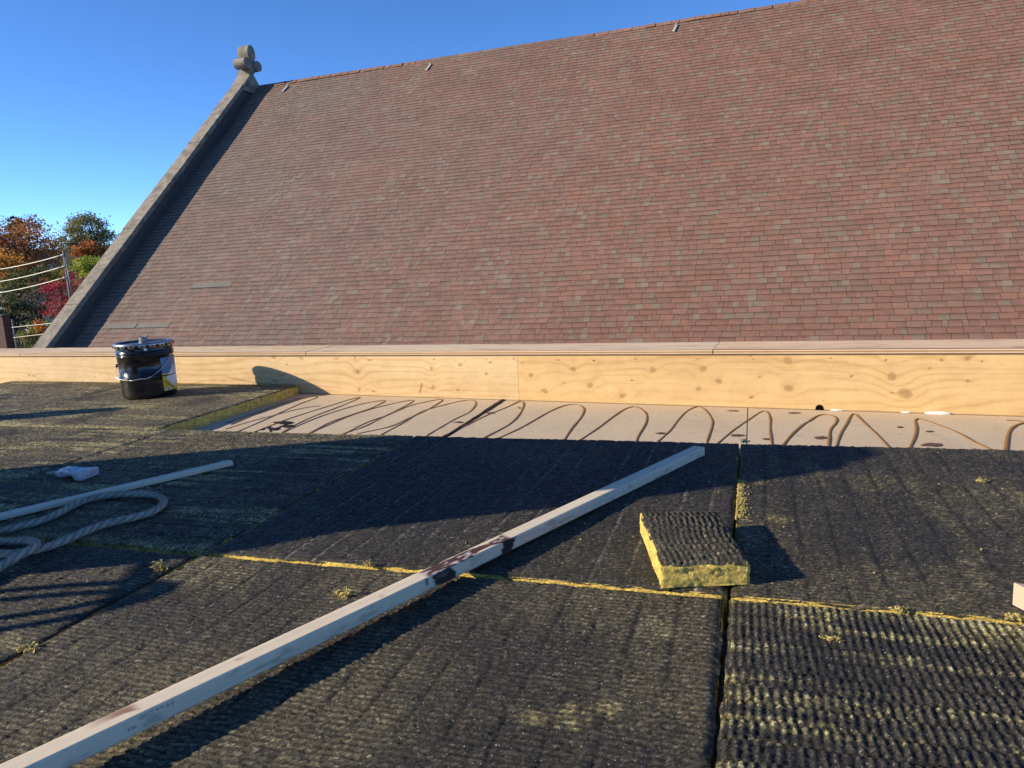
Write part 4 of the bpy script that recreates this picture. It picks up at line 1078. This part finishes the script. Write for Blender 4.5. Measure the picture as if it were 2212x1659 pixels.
for path in (RP, RQ):
    P = smooth_path([flat(*z5(x, y), z - .006) for x, y, z in path], 14)
    seg = np.linalg.norm(np.diff(P, axis=0), axis=1); arc = np.concatenate([[0], np.cumsum(seg)])
    n_ = int(arc[-1] / .0035); tt = np.linspace(0, arc[-1], n_); P = np.stack([np.interp(tt, arc, P[:, k]) for k in range(3)], -1)
    T = np.gradient(P, axis=0); T /= np.linalg.norm(T, axis=1)[:, None]
    N = np.cross(T, (0, 0, 1.0)); N /= np.linalg.norm(N, axis=1)[:, None]; B = np.cross(N, T)
    k = 20; ang = np.linspace(0, 2 * np.pi, k, endpoint=False)
    A2, T2 = np.meshgrid(ang, tt, indexing='xy')
    lob = np.abs(np.cos(1.5 * (A2 - T2 / .085 * 2 * np.pi)))
    R_ = .0098 * (.90 + .13 * lob ** .7) + .0028 * (fbm(A2 * 4, T2 * 160, 77, 2) - .5)
    Vr = P[:, None] + R_[..., None] * (np.cos(A2)[..., None] * N[:, None] + np.sin(A2)[..., None] * B[:, None])
    colr = mixc(np.broadcast_to(np.array((.20, .18, .145)), Vr.shape), np.array((.44, .40, .32)), np.clip(lob ** 1.2 * .8 + .5 * (fbm(A2 * 3, T2 * 60, 78, 2) - .5), 0, 1))
    i = np.arange(n_ - 1)[:, None]; j = np.arange(k)[None]
    a = i * k + j; b_ = i * k + (j + 1) % k
    mesh('rope_strand', Vr.reshape(-1, 3), np.stack([a, a + k, b_ + k, b_], -1).reshape(-1, 4), M_rope, rope, colr.reshape(-1, 3), True)
    # fuzz
    nf = int(arc[-1] * 5000); idx = rng.integers(2, n_ - 2, nf); an = rng.uniform(-.6, np.pi + .6, nf)
    dirn = np.cos(an)[:, None] * N[idx] + np.sin(an)[:, None] * B[idx]
    root_ = P[idx] + dirn * .0088
    tip = root_ + dirn * rng.uniform(.002, .007, nf)[:, None] + T[idx] * rng.uniform(-.007, .007, nf)[:, None]
    sd = T[idx] * .0005
    Vf = np.stack([root_ - sd, root_ + sd, tip], 1).reshape(-1, 3)
    tag(mesh('rope_fuzz', Vf, np.arange(nf * 3).reshape(-1, 3), M_rope, rope, np.repeat(rng.uniform(.2, .42, nf)[:, None] * np.array([1, .93, .78]), 3, 0)), kind='stuff')

# ---- crumpled foil tube
tubeo = thing('glue_tube', 'squeezed silvery tube with folded end lying near the left edge', 'tube', (-2.25, 1.9, 0))
def z6(x, y): return ((100 + x / 11.06) / 1.13017, (1120 + y / 11.06) / 1.13017)
p0 = flat(*z6(430, 400), .010); p1 = flat(*z6(1250, 400), .016)
ax = p1 - p0; ax[2] = 0; L_ = np.linalg.norm(ax); ax /= L_; nr = np.array([-ax[1], ax[0], 0])
secs = [(0, .012, .010, .013), (.10, .016, .011, .013), (.22, .028, .017, .018), (.36, .034, .019, .022), (.50, .040, .016, .026), (.66, .048, .011, .026), (.80, .056, .010, .024), (.88, .060, .015, .019), (1.0, .062, .017, .018), (1.06, .060, .017, .018)]
Vt = []; k = 18
for t, hw, hh_, zc in secs:
    for i in range(k):
        a = 2 * math.pi * i / k; c_, s_ = math.cos(a), math.sin(a); sq = .55 if t < .86 else .25
        x_ = math.copysign(abs(c_) ** sq, c_); z_ = math.copysign(abs(s_) ** sq, s_)
        Vt.append(p0 * [1, 1, 0] + ax * (t * L_ + random.uniform(-.002, .002)) + nr * (hw * .66 * x_) + np.array([0, 0, .85 * (zc + hh_ * z_) + random.uniform(-.0025, .0025)]))
F = [(i * k + j, (i + 1) * k + j, (i + 1) * k + (j + 1) % k, i * k + (j + 1) % k) for i in range(len(secs) - 1) for j in range(k)] + [tuple(range(k - 1, -1, -1)), tuple(range((len(secs) - 1) * k, len(secs) * k))]
Vt = np.array(Vt); Vt[:, 2] = np.maximum(Vt[:, 2], .001)
mesh('tube_body', Vt, F, M_foil, tubeo)
b = MB(); b.tube([p0 * [1, 1, 0] + np.array([0, 0, .012]) + ax * .01, p0 * [1, 1, 0] + np.array([0, 0, .012]) - ax * .012, p0 * [1, 1, 0] + np.array([0, 0, .010]) - ax * .05], [.007, .006, .002], 10); b.build('nozzle', M_spout, tubeo, True)

# ---- scraps of wool
def scrap(label, x, y, size, z=.0, seed=0, curl=False, name='wool_scrap'):
    rr = np.random.default_rng(seed); Vt = []; F = []; C = []
    root_z = z
    nbl = 90 if curl else 70
    for q_ in range(nbl):
        c = np.array([x, y, z]) + np.array([rr.normal(0, size * .36), rr.normal(0, size * .24), abs(rr.normal(0, size * (.30 if curl else .10)))])
        r0 = size * rr.uniform(.05, .15); o = len(Vt)
        axes = rr.normal(0, 1, (3, 3)); 
        for k_ in range(6):
            dv = [(1,0,0),(-1,0,0),(0,1,0),(0,-1,0),(0,0,1),(0,0,-1)][k_]; v = np.array(dv) @ axes; v = v / (np.linalg.norm(v) + .1) * r0 * rr.uniform(.6, 1.5) * (1 if k_ > 1 else 2.2)
            p = c + v; p[2] = max(p[2], z - .002); Vt.append(p); C.append(np.array((.66, .53, .20)) * rr.uniform(.7, 1.15))
        F += [(o, o+2, o+4), (o+2, o+1, o+4), (o+1, o+3, o+4), (o+3, o, o+4), (o+2, o, o+5), (o+1, o+2, o+5), (o+3, o+1, o+5), (o, o+3, o+5)]
    return tag(mesh(name, Vt, F, M_wool, None, np.array(C)), label, 'wool scrap', 'scraps of yellow wool on the boards')
for lab_, (px, py), sz, cu in [
    ('curled yellow wool flake standing on the seam below the rope loop', (345, 1226), .026, True),
    ('flat crumble of yellow wool left of the tar-smeared batten', (742, 1281), .030, False),
    ('tiny yellow crumb on the joint line left of the batten', (797, 1222), .014, True),
    ('pale lump of wool on the dark board at the right, near the bare strip', (2120, 1040), .016, True),
    ('small yellow lump sitting on the yellow joint right of the offcut', (1940, 1318), .017, False),
    ('torn yellow wool tuft at the far corner where the right board begins', (1610, 955), .018, True),
    ('yellow wool tuft on the bare strip by an adhesive loop', (1122, 882), .014, True),
    ('ragged yellow wool tuft in the joint at the right photo edge', (2196, 1335), .022, False),
    ('flat yellow flake on the ribbed board in the right foreground', (1795, 1378), .020, False),
    ('bent yellow flake at the left edge of the near seam', (65, 1398), .030, False)]:
    p = flat(px, py, 0) if 'bare strip by' not in lab_ else on_deck(px, py)
    scrap(lab_, p[0], p[1], sz, p[2] if p[2] < -.01 else (-.004 if p[1] < 1.39 else .0), seed=int(px), curl=cu)
# torn wool along the left edge of the right board
Vt = []; F = []; C = []
rr = np.random.default_rng(3)
for i in range(1100):
    y = rr.uniform(1.84, 2.16); x = -.040 + abs(rr.normal(0, .010)) * (.5 + .8 * float(vnoise(np.array([y * 22]), np.array([0.]), 5)[0])); c = np.array([x, y, rr.uniform(-.004, .0015)]); o = len(Vt); r0 = rr.uniform(.0012, .0036)
    for dv in [(1,0,0),(-1,0,0),(0,1.4,0),(0,-1.4,0),(0,0,.7),(0,0,-.7)]:
        Vt.append(c + np.array(dv) * r0 * rr.uniform(.6, 1.3)); C.append(np.array((.62, .49, .17)) * rr.uniform(.7, 1.15))
    F += [(o, o+2, o+4), (o+2, o+1, o+4), (o+1, o+3, o+4), (o+3, o, o+4), (o+2, o, o+5), (o+1, o+2, o+5), (o+3, o+1, o+5), (o, o+3, o+5)]
tag(mesh('wool_scrap', Vt, F, M_wool, None, np.array(C)), 'long torn rib of yellow wool in the joint behind the offcut', 'wool scrap', 'scraps of yellow wool on the boards')
# crumbs scattered everywhere (uncountable)
Vt = []; F = []; C = []
for i in range(520):
    x, y = rr.uniform(-2.4, 1.1), rr.uniform(.35, 2.55); zz = .002 if y > 1.41 else -.005
    c = np.array([x, y, zz]); o = len(Vt); r0 = rr.choice([.0012, .0018, .003, .0045], p=[.5, .36, .12, .02])
    for dv in [(1,0,0),(-1,0,0),(0,1,0),(0,-1,0),(0,0,.8),(0,0,-.8)]:
        Vt.append(c + np.array(dv) * r0 * rr.uniform(.5, 1.6)); C.append(np.array([(.55, .43, .14), (.5, .47, .4), (.03, .03, .03)][rr.choice(3, p=[.6, .2, .2])]) * rr.uniform(.7, 1.1))
    F += [(o, o+2, o+4), (o+2, o+1, o+4), (o+1, o+3, o+4), (o+3, o, o+4), (o+2, o, o+5), (o+1, o+2, o+5), (o+3, o+1, o+5), (o, o+3, o+5)]
tag(mesh('wool_crumbs', Vt, F, M_wool, None, np.array(C)), kind='stuff')

# ================================================================== ADDED OUTSIDE THE FRAME, LEFT: unseen shapes made to throw the long shadows
SU = np.array([math.cos(SUN_AZ), math.sin(SUN_AZ), 0]); SV = np.array([-SU[1], SU[0], 0]); TE = math.tan(SUN_EL)
U0 = -2.45
prof = [(1.80, -.05), (1.80, TE * (-.40 - U0)), (1.86, TE * (-.20 - U0)), (1.89, TE * (.75 - U0)), (1.96, TE * (1.22 - U0)), (2.06, TE * (1.44 - U0)), (2.16, TE * (1.46 - U0)), (2.50, TE * (1.05 - U0)), (2.75, TE * (.62 - U0)), (2.90, TE * (.28 - U0)), (2.92, -.05)]  # made-up outline, worked back from the long shadow it casts
tp = MB(); nn = 7; Vt = []; 
for i in range(nn):
    d_ = -.62 * i / (nn - 1); sc = 1 - .03 * (i == nn - 1)
    for v, z in prof: Vt.append(SU * (U0 + d_) + SV * v + np.array([0, 0, z * (1 - .05 * i / nn)]))
m = len(prof)
F = [(i * m + j, (i + 1) * m + j, (i + 1) * m + j + 1, i * m + j + 1) for i in range(nn - 1) for j in range(m - 1)] + [tuple(range(m)), tuple(range(nn * m - 1, (nn - 1) * m - 1, -1))]
tag(mesh('caster_stack', Vt, F, M_caster), 'made-up dark shape at the left, outside the frame, outlined to cast the long shadow', 'shadow caster')
# added unseen rope coil and peg; loops shaped to throw the U-shaped shadows
hang = thing('caster_coil', 'rope coil added outside the frame, looped to cast the U-shaped shadows', 'rope coil', tuple(SU * U0 + SV * 1.6))
for (va, vb, utop, ulow) in ((1.50, 1.72, -.52, -2.2), (1.56, 1.67, -.60, -2.15)):
    zt_, zl = TE * (utop - U0), max(.02, TE * (ulow - U0))
    pts = []
    for i in range(30):
        a = 2 * math.pi * i / 29
        vv = (va + vb) / 2 + (vb - va) / 2 * math.cos(a) * (1.0 if math.sin(a) > -.3 else .9); zz = (zt_ + zl) / 2 + (zt_ - zl) / 2 * math.copysign(abs(math.sin(a)) ** .45, math.sin(a))
        pts.append(SU * (U0 - .05 + .03 * math.sin(a * 2)) + SV * vv + np.array([0, 0, zz]))
    b = MB(); b.tube(smooth_path(pts, 3), .0135, 10, (.3, .28, .22)); b.build('rope_loop', M_rope, hang, True)
b = MB(); zt_ = TE * (-.52 - U0) - .03; b.tube([SU * (U0 - .05) + SV * 1.55 + np.array([0, 0, zt_]), SU * (U0 - .05) + SV * 1.84 + np.array([0, 0, zt_])], .014, 10, (.4, .3, .2)); b.build('peg', M_timber, hang, True)
# short vent pipe, unseen, added to throw the shadow on the far left board
vp = SU * -2.7 + SV * 4.08
caster = thing('caster_pipe', 'short metal vent pipe added outside the frame at the far left to cast a shadow', 'vent pipe', tuple(vp))
b = MB(); hgt = TE * (-1.47 + 2.7); b.lathe([(0, -.06), (.085, -.06), (.085, hgt * .8), (.07, hgt * .86), (.03, hgt), (0, hgt)], 20, tuple(vp)); b.build('caster_body', M_metal, caster, True)

# ================================================================== BACKGROUND, LEFT
def tree(name, label, px, py, Y, wpx, hpx, cols, leaves, lsize, seed, lobes=9, open_=.35, cat='tree', trunk_r=.22, flatten=1.0, limbs=7):
    """crown centred on the sight line through (px, py) at distance Y; wpx/hpx: its size in the picture"""
    rr = np.random.default_rng(seed)
    c = far(px, py, Y); sc = float(np.dot(c - EYE, np.array([DX[2], DY[2], DZ[2]]))) / FPX
    W = wpx * sc / 2; Hh = hpx * sc / 2
    gz = GZ
    root = thing(name, label, cat, (c[0], c[1], gz))
    base = np.array([c[0], c[1], gz])
    # limbs
    tb = MB(); fork = c - np.array([0, 0, Hh * .75]); 
    if fork[2] < gz + .6: fork[2] = gz + .6
    tb.tube(smooth_path([base, (base + fork) / 2 + rr.normal(0, .12, 3), fork], 4), np.linspace(trunk_r, trunk_r * .7, 9), 8)
    tips = []
    for k in range(limbs):
        a = 2 * math.pi * k / limbs + rr.uniform(-.3, .3); el = rr.uniform(.2, 1.0)
        tip = c + np.array([W * .75 * math.cos(a) * (1.1 - el * .6), W * .75 * math.sin(a) * (1.1 - el * .6), Hh * (-.25 + 1.05 * el)])
        midp = fork + (tip - fork) * .5 + rr.normal(0, W * .08, 3) + np.array([0, 0, Hh * .12])
        P = smooth_path([fork, midp, tip], 4); tb.tube(P, np.linspace(trunk_r * .5, trunk_r * .10, len(P)), 6); tips.append(tip)
        for s_ in range(3):
            q0 = P[3 + s_]; q1 = q0 + rr.normal(0, 1, 3) * np.array([W, W, Hh]) * .28 + np.array([0, 0, Hh * .1]); tb.tube([q0, (q0 + q1) / 2 + rr.normal(0, .05, 3), q1], [trunk_r * .2, trunk_r * .12, trunk_r * .05], 5)
            tips.append(q1)
    tb.build('trunk', M_bark, root, True)
    # leaf clumps around limb tips and scattered lobes
    cl = []
    for k in range(lobes * 4):
        v = rr.normal(0, 1, 3); v /= np.linalg.norm(v); rad = rr.uniform(.45, 1.0) ** .6
        cl.append((c + v * np.array([W, W, Hh * flatten]) * rad, rr.uniform(.16, .34) * W))
    cl += [(t, rr.uniform(.18, .30) * W) for t in tips]
    P = []; C = []
    per = max(1, leaves // len(cl))
    for (cc, r0) in cl:
        cb = np.array(cols[rr.integers(len(cols))]) * rr.uniform(1.15, 1.9)
        n_ = int(per * rr.uniform(.5, 1.5))
        o = rr.normal(0, 1, (n_, 3)) * np.array([r0, r0, r0 * .62]) * .6 + cc
        P.append(o); C.append(cb[None] * rr.uniform(.7, 1.3, (n_, 1)))
    P = np.vstack(P); C = np.vstack(C); n_ = len(P)
    a1 = rr.normal(0, 1, (n_, 3)); a1 /= np.linalg.norm(a1, axis=1)[:, None]; a2 = np.cross(a1, rr.normal(0, 1, (n_, 3))); a2 /= np.linalg.norm(a2, axis=1)[:, None]
    s_ = lsize * rr.uniform(.6, 1.3, (n_, 1))
    Vl = np.stack([P - a1 * s_, P + a2 * s_ * .7, P + a1 * s_, P - a2 * s_ * .7], 1).reshape(-1, 3)
    mesh('crown', Vl, np.arange(n_ * 4).reshape(-1, 4), M_leaf, root, np.repeat(C, 4, 0))
    return root
RUST = [(.25, .10, .035), (.19, .08, .035), (.30, .14, .04), (.14, .065, .03), (.20, .11, .045)]
tree('oak_tree', 'big rust-brown autumn oak at the left edge', 44, 556, 88, 185, 165, RUST, 15000, .17, 1, lobes=20)
tree('conifer_tree', 'dark conifer tip rising behind the rust-brown oak', 36, 500, 105, 40, 74, [(.02, .032, .022), (.015, .025, .018)], 1800, .22, 2, lobes=6)
tree('locust_tree', 'airy olive-green tree with visible limbs beside the gable', 190, 512, 84, 112, 92, [(.15, .135, .045), (.11, .105, .038), (.19, .155, .05), (.075, .08, .03)], 9000, .12, 3, lobes=14, limbs=9)
tree('maple_tree', 'orange maple crown below the olive-green tree', 192, 548, 70, 66, 50, [(.30, .11, .03), (.22, .08, .025)], 2200, .15, 4, lobes=7)
tree('golden_tree', 'golden-orange tree under the oak at the left edge', 15, 590, 72, 100, 100, [(.36, .18, .03), (.30, .12, .025), (.24, .13, .03)], 3600, .16, 5, lobes=9)
tree('willow_tree', 'bright yellow-green bushy tree right of the utility pole', 195, 585, 62, 82, 60, [(.26, .27, .03), (.20, .24, .03), (.15, .18, .03)], 3600, .10, 6, lobes=8)
tree('yellow_shrub', 'yellow bush left of the utility pole above the crimson tree', 128, 605, 66, 62, 44, [(.28, .22, .03), (.2, .18, .03)], 2000, .11, 16, lobes=6, cat='shrub')
tree('crimson_maple_tree', 'bright crimson tree at the foot of the utility pole', 158, 660, 50, 112, 140, [(.27, .035, .045), (.20, .03, .04), (.14, .03, .032), (.32, .06, .06)], 7000, .075, 7, lobes=12)
tree('green_tree', 'dull green tree under the overhead wires', 62, 632, 64, 126, 110, [(.065, .07, .025), (.09, .08, .028), (.045, .055, .022), (.13, .10, .03)], 5200, .14, 8, lobes=11)
tree('bare_tree', 'half-bare grey-brown tree left of the crimson one', 82, 672, 54, 80, 110, [(.085, .075, .05), (.06, .06, .04), (.1, .085, .06)], 2600, .075, 9, lobes=9, limbs=11, trunk_r=.12)
tree('dark_shrub', 'dark green shrub above the brick chimney', 24, 690, 52, 80, 110, [(.035, .05, .02), (.05, .06, .025), (.03, .04, .02)], 3600, .10, 10, lobes=9, cat='shrub')
tree('weeping_tree', 'small weeping yellow-green tree just above the parapet', 84, 722, 38, 82, 74, [(.11, .11, .03), (.08, .09, .03), (.14, .12, .03)], 3200, .07, 11, lobes=8, trunk_r=.1)
tree('orange_shrub', 'small orange bush beside the weeping tree', 86, 708, 36, 26, 34, [(.42, .17, .03), (.36, .14, .03)], 500, .06, 12, lobes=4, cat='shrub', trunk_r=.05, limbs=4)
tree('hedge_shrub', 'low dark hedge bush at the foot of the left trees', 45, 748, 44, 130, 60, [(.04, .055, .02), (.06, .065, .025)], 3000, .09, 13, lobes=8, cat='shrub')
# utility pole and its wires
pT = far(137, 541, 46); pB = np.array([pT[0], pT[1], GZ])
pole = thing('utility_pole', 'weathered wooden utility pole in front of the crimson tree', 'utility pole', tuple(pB))
b = MB(); b.tube([pB, pT], [.17, .10], 12); b.build('pole', M_pole, pole, True)
b = MB(); b.tube([pT + np.array([.10, -.02, -.3]), pT + np.array([.19, -.02, -4.2])], [.035, .05], 8); b.build('conduit', M_metal, pole, True)
for k, (x, y) in enumerate(((133, 551), (135, 576), (137, 600))):
    q_ = far(x, y, 45.8); b = MB(); b.tube([q_ + np.array([.14, .1, 0]), q_ + np.array([-.05, 0, 0])], .05, 8); b.build('insulator', M_white, pole, True)
for lab_, (x0, y0), (x1, y1) in (('uppermost pale overhead wire running left from the utility pole', (133, 551), (-60, 589)), ('middle pale overhead wire running left from the utility pole', (135, 576), (-60, 616)), ('lowest of the three pale overhead wires at the utility pole', (137, 600), (-60, 640))):
    a_ = far(x0, y0, 45.8); b_ = far(x1, y1, 47); pts = [a_ + (b_ - a_) * t - np.array([0, 0, .55 * 4 * t * (1 - t) * .35]) for t in np.linspace(0, 1, 16)]
    Vt, Ft = tube_mesh(pts, .036, 6); tag(mesh('overhead_wire', Vt, Ft, M_cable, smooth=True), lab_, 'overhead wire', 'overhead wires at the utility pole')
for lab_, (x0, y0), (x1, y1) in (('upper thin pale wire crossing low behind the brick chimney', (20, 708), (84, 701)), ('lower thin pale wire crossing low behind the brick chimney', (22, 731), (70, 724))):
    a_ = far(x0 - 40, y0 + 4, 33.5); b_ = far(x1 + 30, y1 - 3, 33.5); Vt, Ft = tube_mesh([a_, (a_ + b_) / 2, b_], .018, 6); tag(mesh('overhead_wire', Vt, Ft, M_cable), lab_, 'overhead wire', 'low thin wires behind the chimney')
pt2 = far(26, 690, 34); b = MB(); b.tube([np.array([pt2[0], pt2[1], GZ]), pt2], .05, 8); tag(b.build('thin_post', M_pole, None, True), 'thin pale post standing right of the brick chimney', 'post')
# brick chimney
cT = far(-8, 680, 20); s20 = np.dot(cT - EYE, np.array([DX[2], DY[2], DZ[2]])) / FPX
chim = thing('brick_chimney', 'dark brown brick chimney at the lower left photo edge', 'chimney', (cT[0], cT[1], GZ))
hw = 16 * s20
b = MB(); b.box((cT[0] - hw * 1.8, cT[1], GZ), (cT[0] + hw * .95, cT[1] + .30, cT[2] - .06)); b.build('chimney_stack', M_brick, chim)
b = MB(); b.box((cT[0] - hw * 1.8 - .03, cT[1] - .03, cT[2] - .06), (cT[0] + hw * .95 + .03, cT[1] + .33, cT[2])); b.build('chimney_cap', M_wall, chim)
# houses glimpsed between the trees
def house(label, px, py, Y, w, h, d, rot_):
    c = far(px, py, Y); root = thing('house', label, 'house', (c[0], c[1], GZ))
    ca, sa = math.cos(rot_), math.sin(rot_)
    def M(v): return np.array([c[0] + ca * v[0] - sa * v[1], c[1] + sa * v[0] + ca * v[1], v[2]])
    b = MB(); b.box((-w / 2, 0, GZ), (w / 2, d, c[2]), M); b.build('wall', M_house, root)
    b = MB(); e = .4
    b.prism([M((-w / 2 - e, -e, c[2])), M((-w / 2 - e, d + e, c[2])), M((-w / 2 - e, d / 2, c[2] + h))], M((w + 2 * e, 0, 0)) - M((0, 0, 0))); b.build('roof', M_hroof, root)
    for k in (-1, 0, 1):
        b = MB(); b.box((k * w / 3.2 - .5, -.06, c[2] - 2.0), (k * w / 3.2 + .5, -.02, c[2] - .7), M); wd = b.build('window', M_white, root)
        b = MB(); b.box((k * w / 3.2 - .42, -.09, c[2] - 1.92), (k * w / 3.2 + .42, -.065, c[2] - .78), M); b.build('pane', M_glass, wd)
house('beige house with a dark roof peeping out beside the gable coping', 236, 557, 95, 7, 2.0, 7, -.3)
house('grey-roofed house behind the golden tree at the left edge', -6, 572, 110, 12, 2.6, 8, .2)
house('pale house low behind the dull green tree', 40, 690, 74, 9, 2.0, 7, .1)
print('objects', len(bpy.data.objects))
